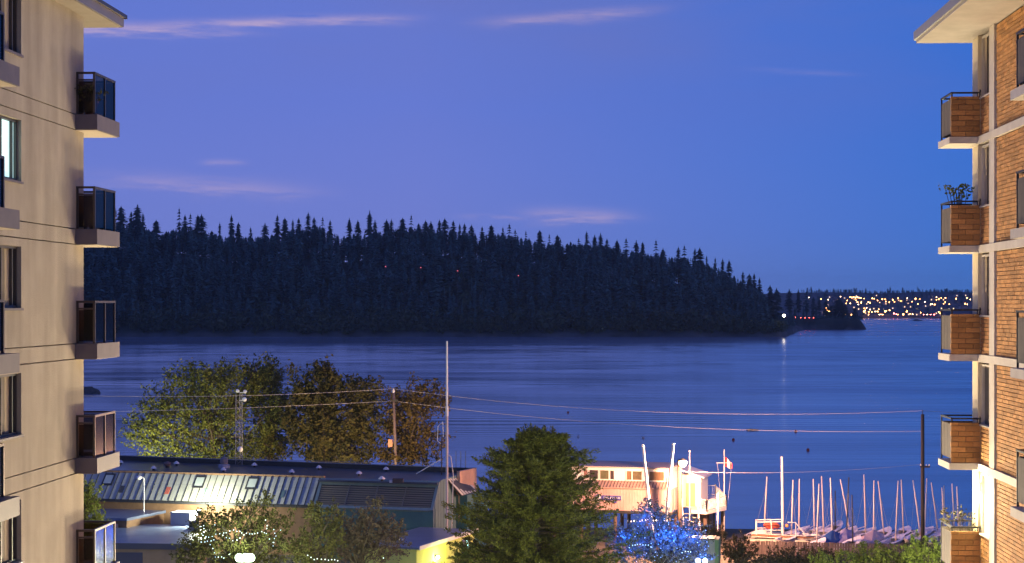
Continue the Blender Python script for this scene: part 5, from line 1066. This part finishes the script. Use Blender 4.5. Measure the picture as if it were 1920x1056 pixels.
p = at(876, 1022, 124); o = thing('tube_lamp', (p.x, p.y, ground_z(124)), 'short upright turquoise tube lamp beside the evergreen', 'lamp'); MB().tube([(p.x, p.y, ground_z(124)), (p.x, p.y, p.z - .33)], .05, 6).build('post', ironm, o); MB().tube([(p.x, p.y, p.z - .33), (p.x, p.y, p.z + .3)], .085, 8).build('tube', emis('tube_glow', (.5, 1, .9), 5), o)
# made-up flood lamp on a post, added to whiten the seam roof
q = AF.p(-8.6, -3.4, 0); fz0 = 6.3; o = thing('added_flood_lamp', (q.x, q.y, 2.7), 'added flood lamp on a post washing the seam roof white', 'lamp'); MB().tube([(q.x, q.y, 2.7), (q.x, q.y, fz0)], .06, 6).build('post', ironm, o)
MB().box(q.x - .22, q.x + .22, q.y - .1, q.y + .1, fz0, fz0 + .25).build('housing', darkm, o); MB().box(q.x - .18, q.x + .18, q.y + .102, q.y + .12, fz0 + .04, fz0 + .22).build('lens', emis('added_flood_glow', (.95, 1, .82), 10), o)
l = bpy.data.lights.new('added_flood_light', 'POINT'); l.energy = 3600; l.color = (.98, 1, .72); l.shadow_soft_size = .3; ob = bpy.data.objects.new('added_flood_light', l); COL.objects.link(ob); ob.parent = o; ob.location = (0, .9, fz0 - 2.7 + .5)
# fairy lights
def fairy(label, pts, mat, r, Y, lights=0, energy=0):
    o = thing('fairy_lights', pts[0], label, 'fairy lights'); me = MB().ball((0, 0, 0), r, 7, 5).mesh('bulb', mat); base = Vector(pts[0])
    for p in pts: inst('bulb', me, o, Vector(p) - base)
    MB().tube(pts, .006, 4).build('wire', ironm, o)
    for k in range(lights):                     # the summed light of the bulbs round each of these points
        p = pts[int((k + .5) * len(pts) / lights)]; l = bpy.data.lights.new('fairy_light', 'POINT'); l.energy = energy; l.color = (.008, .11, 1); l.shadow_soft_size = .35; ob = bpy.data.objects.new('fairy_light', l); COL.objects.link(ob); ob.parent = o; ob.location = Vector(p) + Vector((0, -.5, 0)) - base
fz_ = random.Random(9)
def chain(uv, Y, step=5.0, jit=1.2):
    out = []
    for (u0, v0), (u1, v1) in zip(uv[:-1], uv[1:]):
        n = max(1, int(math.hypot(u1 - u0, v1 - v0) / step))
        for k in range(n): t = k / n; p = at(u0 + (u1 - u0) * t + fz_.uniform(-jit, jit), v0 + (v1 - v0) * t + fz_.uniform(-jit, jit), Y + fz_.uniform(-.25, .25)); out.append(p)
    return out
fw = emis('fairy_white_blue', (.30, .66, 1), 1.4); fbm = emis('fairy_blue', (.06, .30, 1), 1.6)
C1 = [[(382, 986), (380, 1005), (392, 1008), (404, 1002), (412, 998)], [(378, 1017), (395, 1015), (405, 1012)], [(412, 1002), (425, 999), (438, 995), (450, 996), (456, 1004), (450, 1010), (436, 1013), (424, 1008), (414, 1000)], [(462, 1000), (472, 1002), (490, 998), (505, 1001)], [(514, 992), (517, 1006), (513, 1016), (505, 1012), (498, 1013)], [(514, 1018), (508, 1030)], [(526, 995), (518, 999)], [(402, 1036), (404, 1044), (415, 1044), (424, 1052)], [(394, 1022), (400, 1028), (396, 1030)], [(404, 985), (406, 992)], [(430, 1040), (434, 1036)]]
for k, c in enumerate(C1): fairy(('wavy', 'short low', 'looped', 'upper right', 'hooked', 'hanging', 'tiny slanted', 'lowest', 'clustered', 'topmost', 'tiny lower')[k] + ' strand of blue white fairy lights in the lamp side tree', chain(c, 103.4, 4.8), fw, .026, 103.4)
gg = np.random.default_rng(77); order = gg.choice(len(TP2), 150, replace=False); sel = TP2[order]; sel = sel[(sel[:, 2] < at(0, 965, 112).z)]; sel = sel[np.argsort(sel[:, 0])]
fairy('strand of deep blue fairy lights wound through the tree below the clubhouse', [Vector(q) + Vector((0, -.25, 0)) for q in sel], fbm, .025, 112, 9, 330)
for k, c in enumerate(([(1180, 1026), (1195, 1020), (1210, 1022), (1226, 1026)], [(1278, 1036), (1290, 1034), (1302, 1038)])): fairy(('long', 'short')[k] + ' strand of pale blue fairy lights across the blue tree', chain(c, 108.6, 4.5), fw, .035, 108.6)
fairy('row of warm white fairy lights above the blue tree', chain([(1178, 978), (1215, 976), (1260, 978)], 145.0, 5.0, .8), emis('fairy_warm', (1, .72, .5), 2.5), .06, 145)
for k, c in enumerate(([(576, 1040), (588, 1048), (610, 1050), (640, 1051)], [(720, 1046), (726, 1056)], [(498, 975), (500, 985), (500, 998)])): fairy(('low trailing', 'short upright', 'bunched')[k] + ' strand of pale fairy lights by the purple tinged tree', chain(c, 102.5, 6, 1.5), emis('fairy_pale', (.75, 1, .9), 1.6), .035, 102.5)

# ---------------------------------------------------------------- evening air
hz = bpy.data.materials.new('evening_air'); hz.use_nodes = True; N = hz.node_tree.nodes; N.clear(); out = N.new('ShaderNodeOutputMaterial'); pvn = N.new('ShaderNodeVolumePrincipled')
pvn.inputs['Color'].default_value = (.62, .82, 1, 1); pvn.inputs['Density'].default_value = 5e-5; pvn.inputs['Anisotropy'].default_value = 0.0
hz.node_tree.links.new(pvn.outputs[0], out.inputs['Volume'])
tag(MB().box(-6500, 6500, -80, 9200, -3.0, 160).build('haze', hz), kind='stuff')
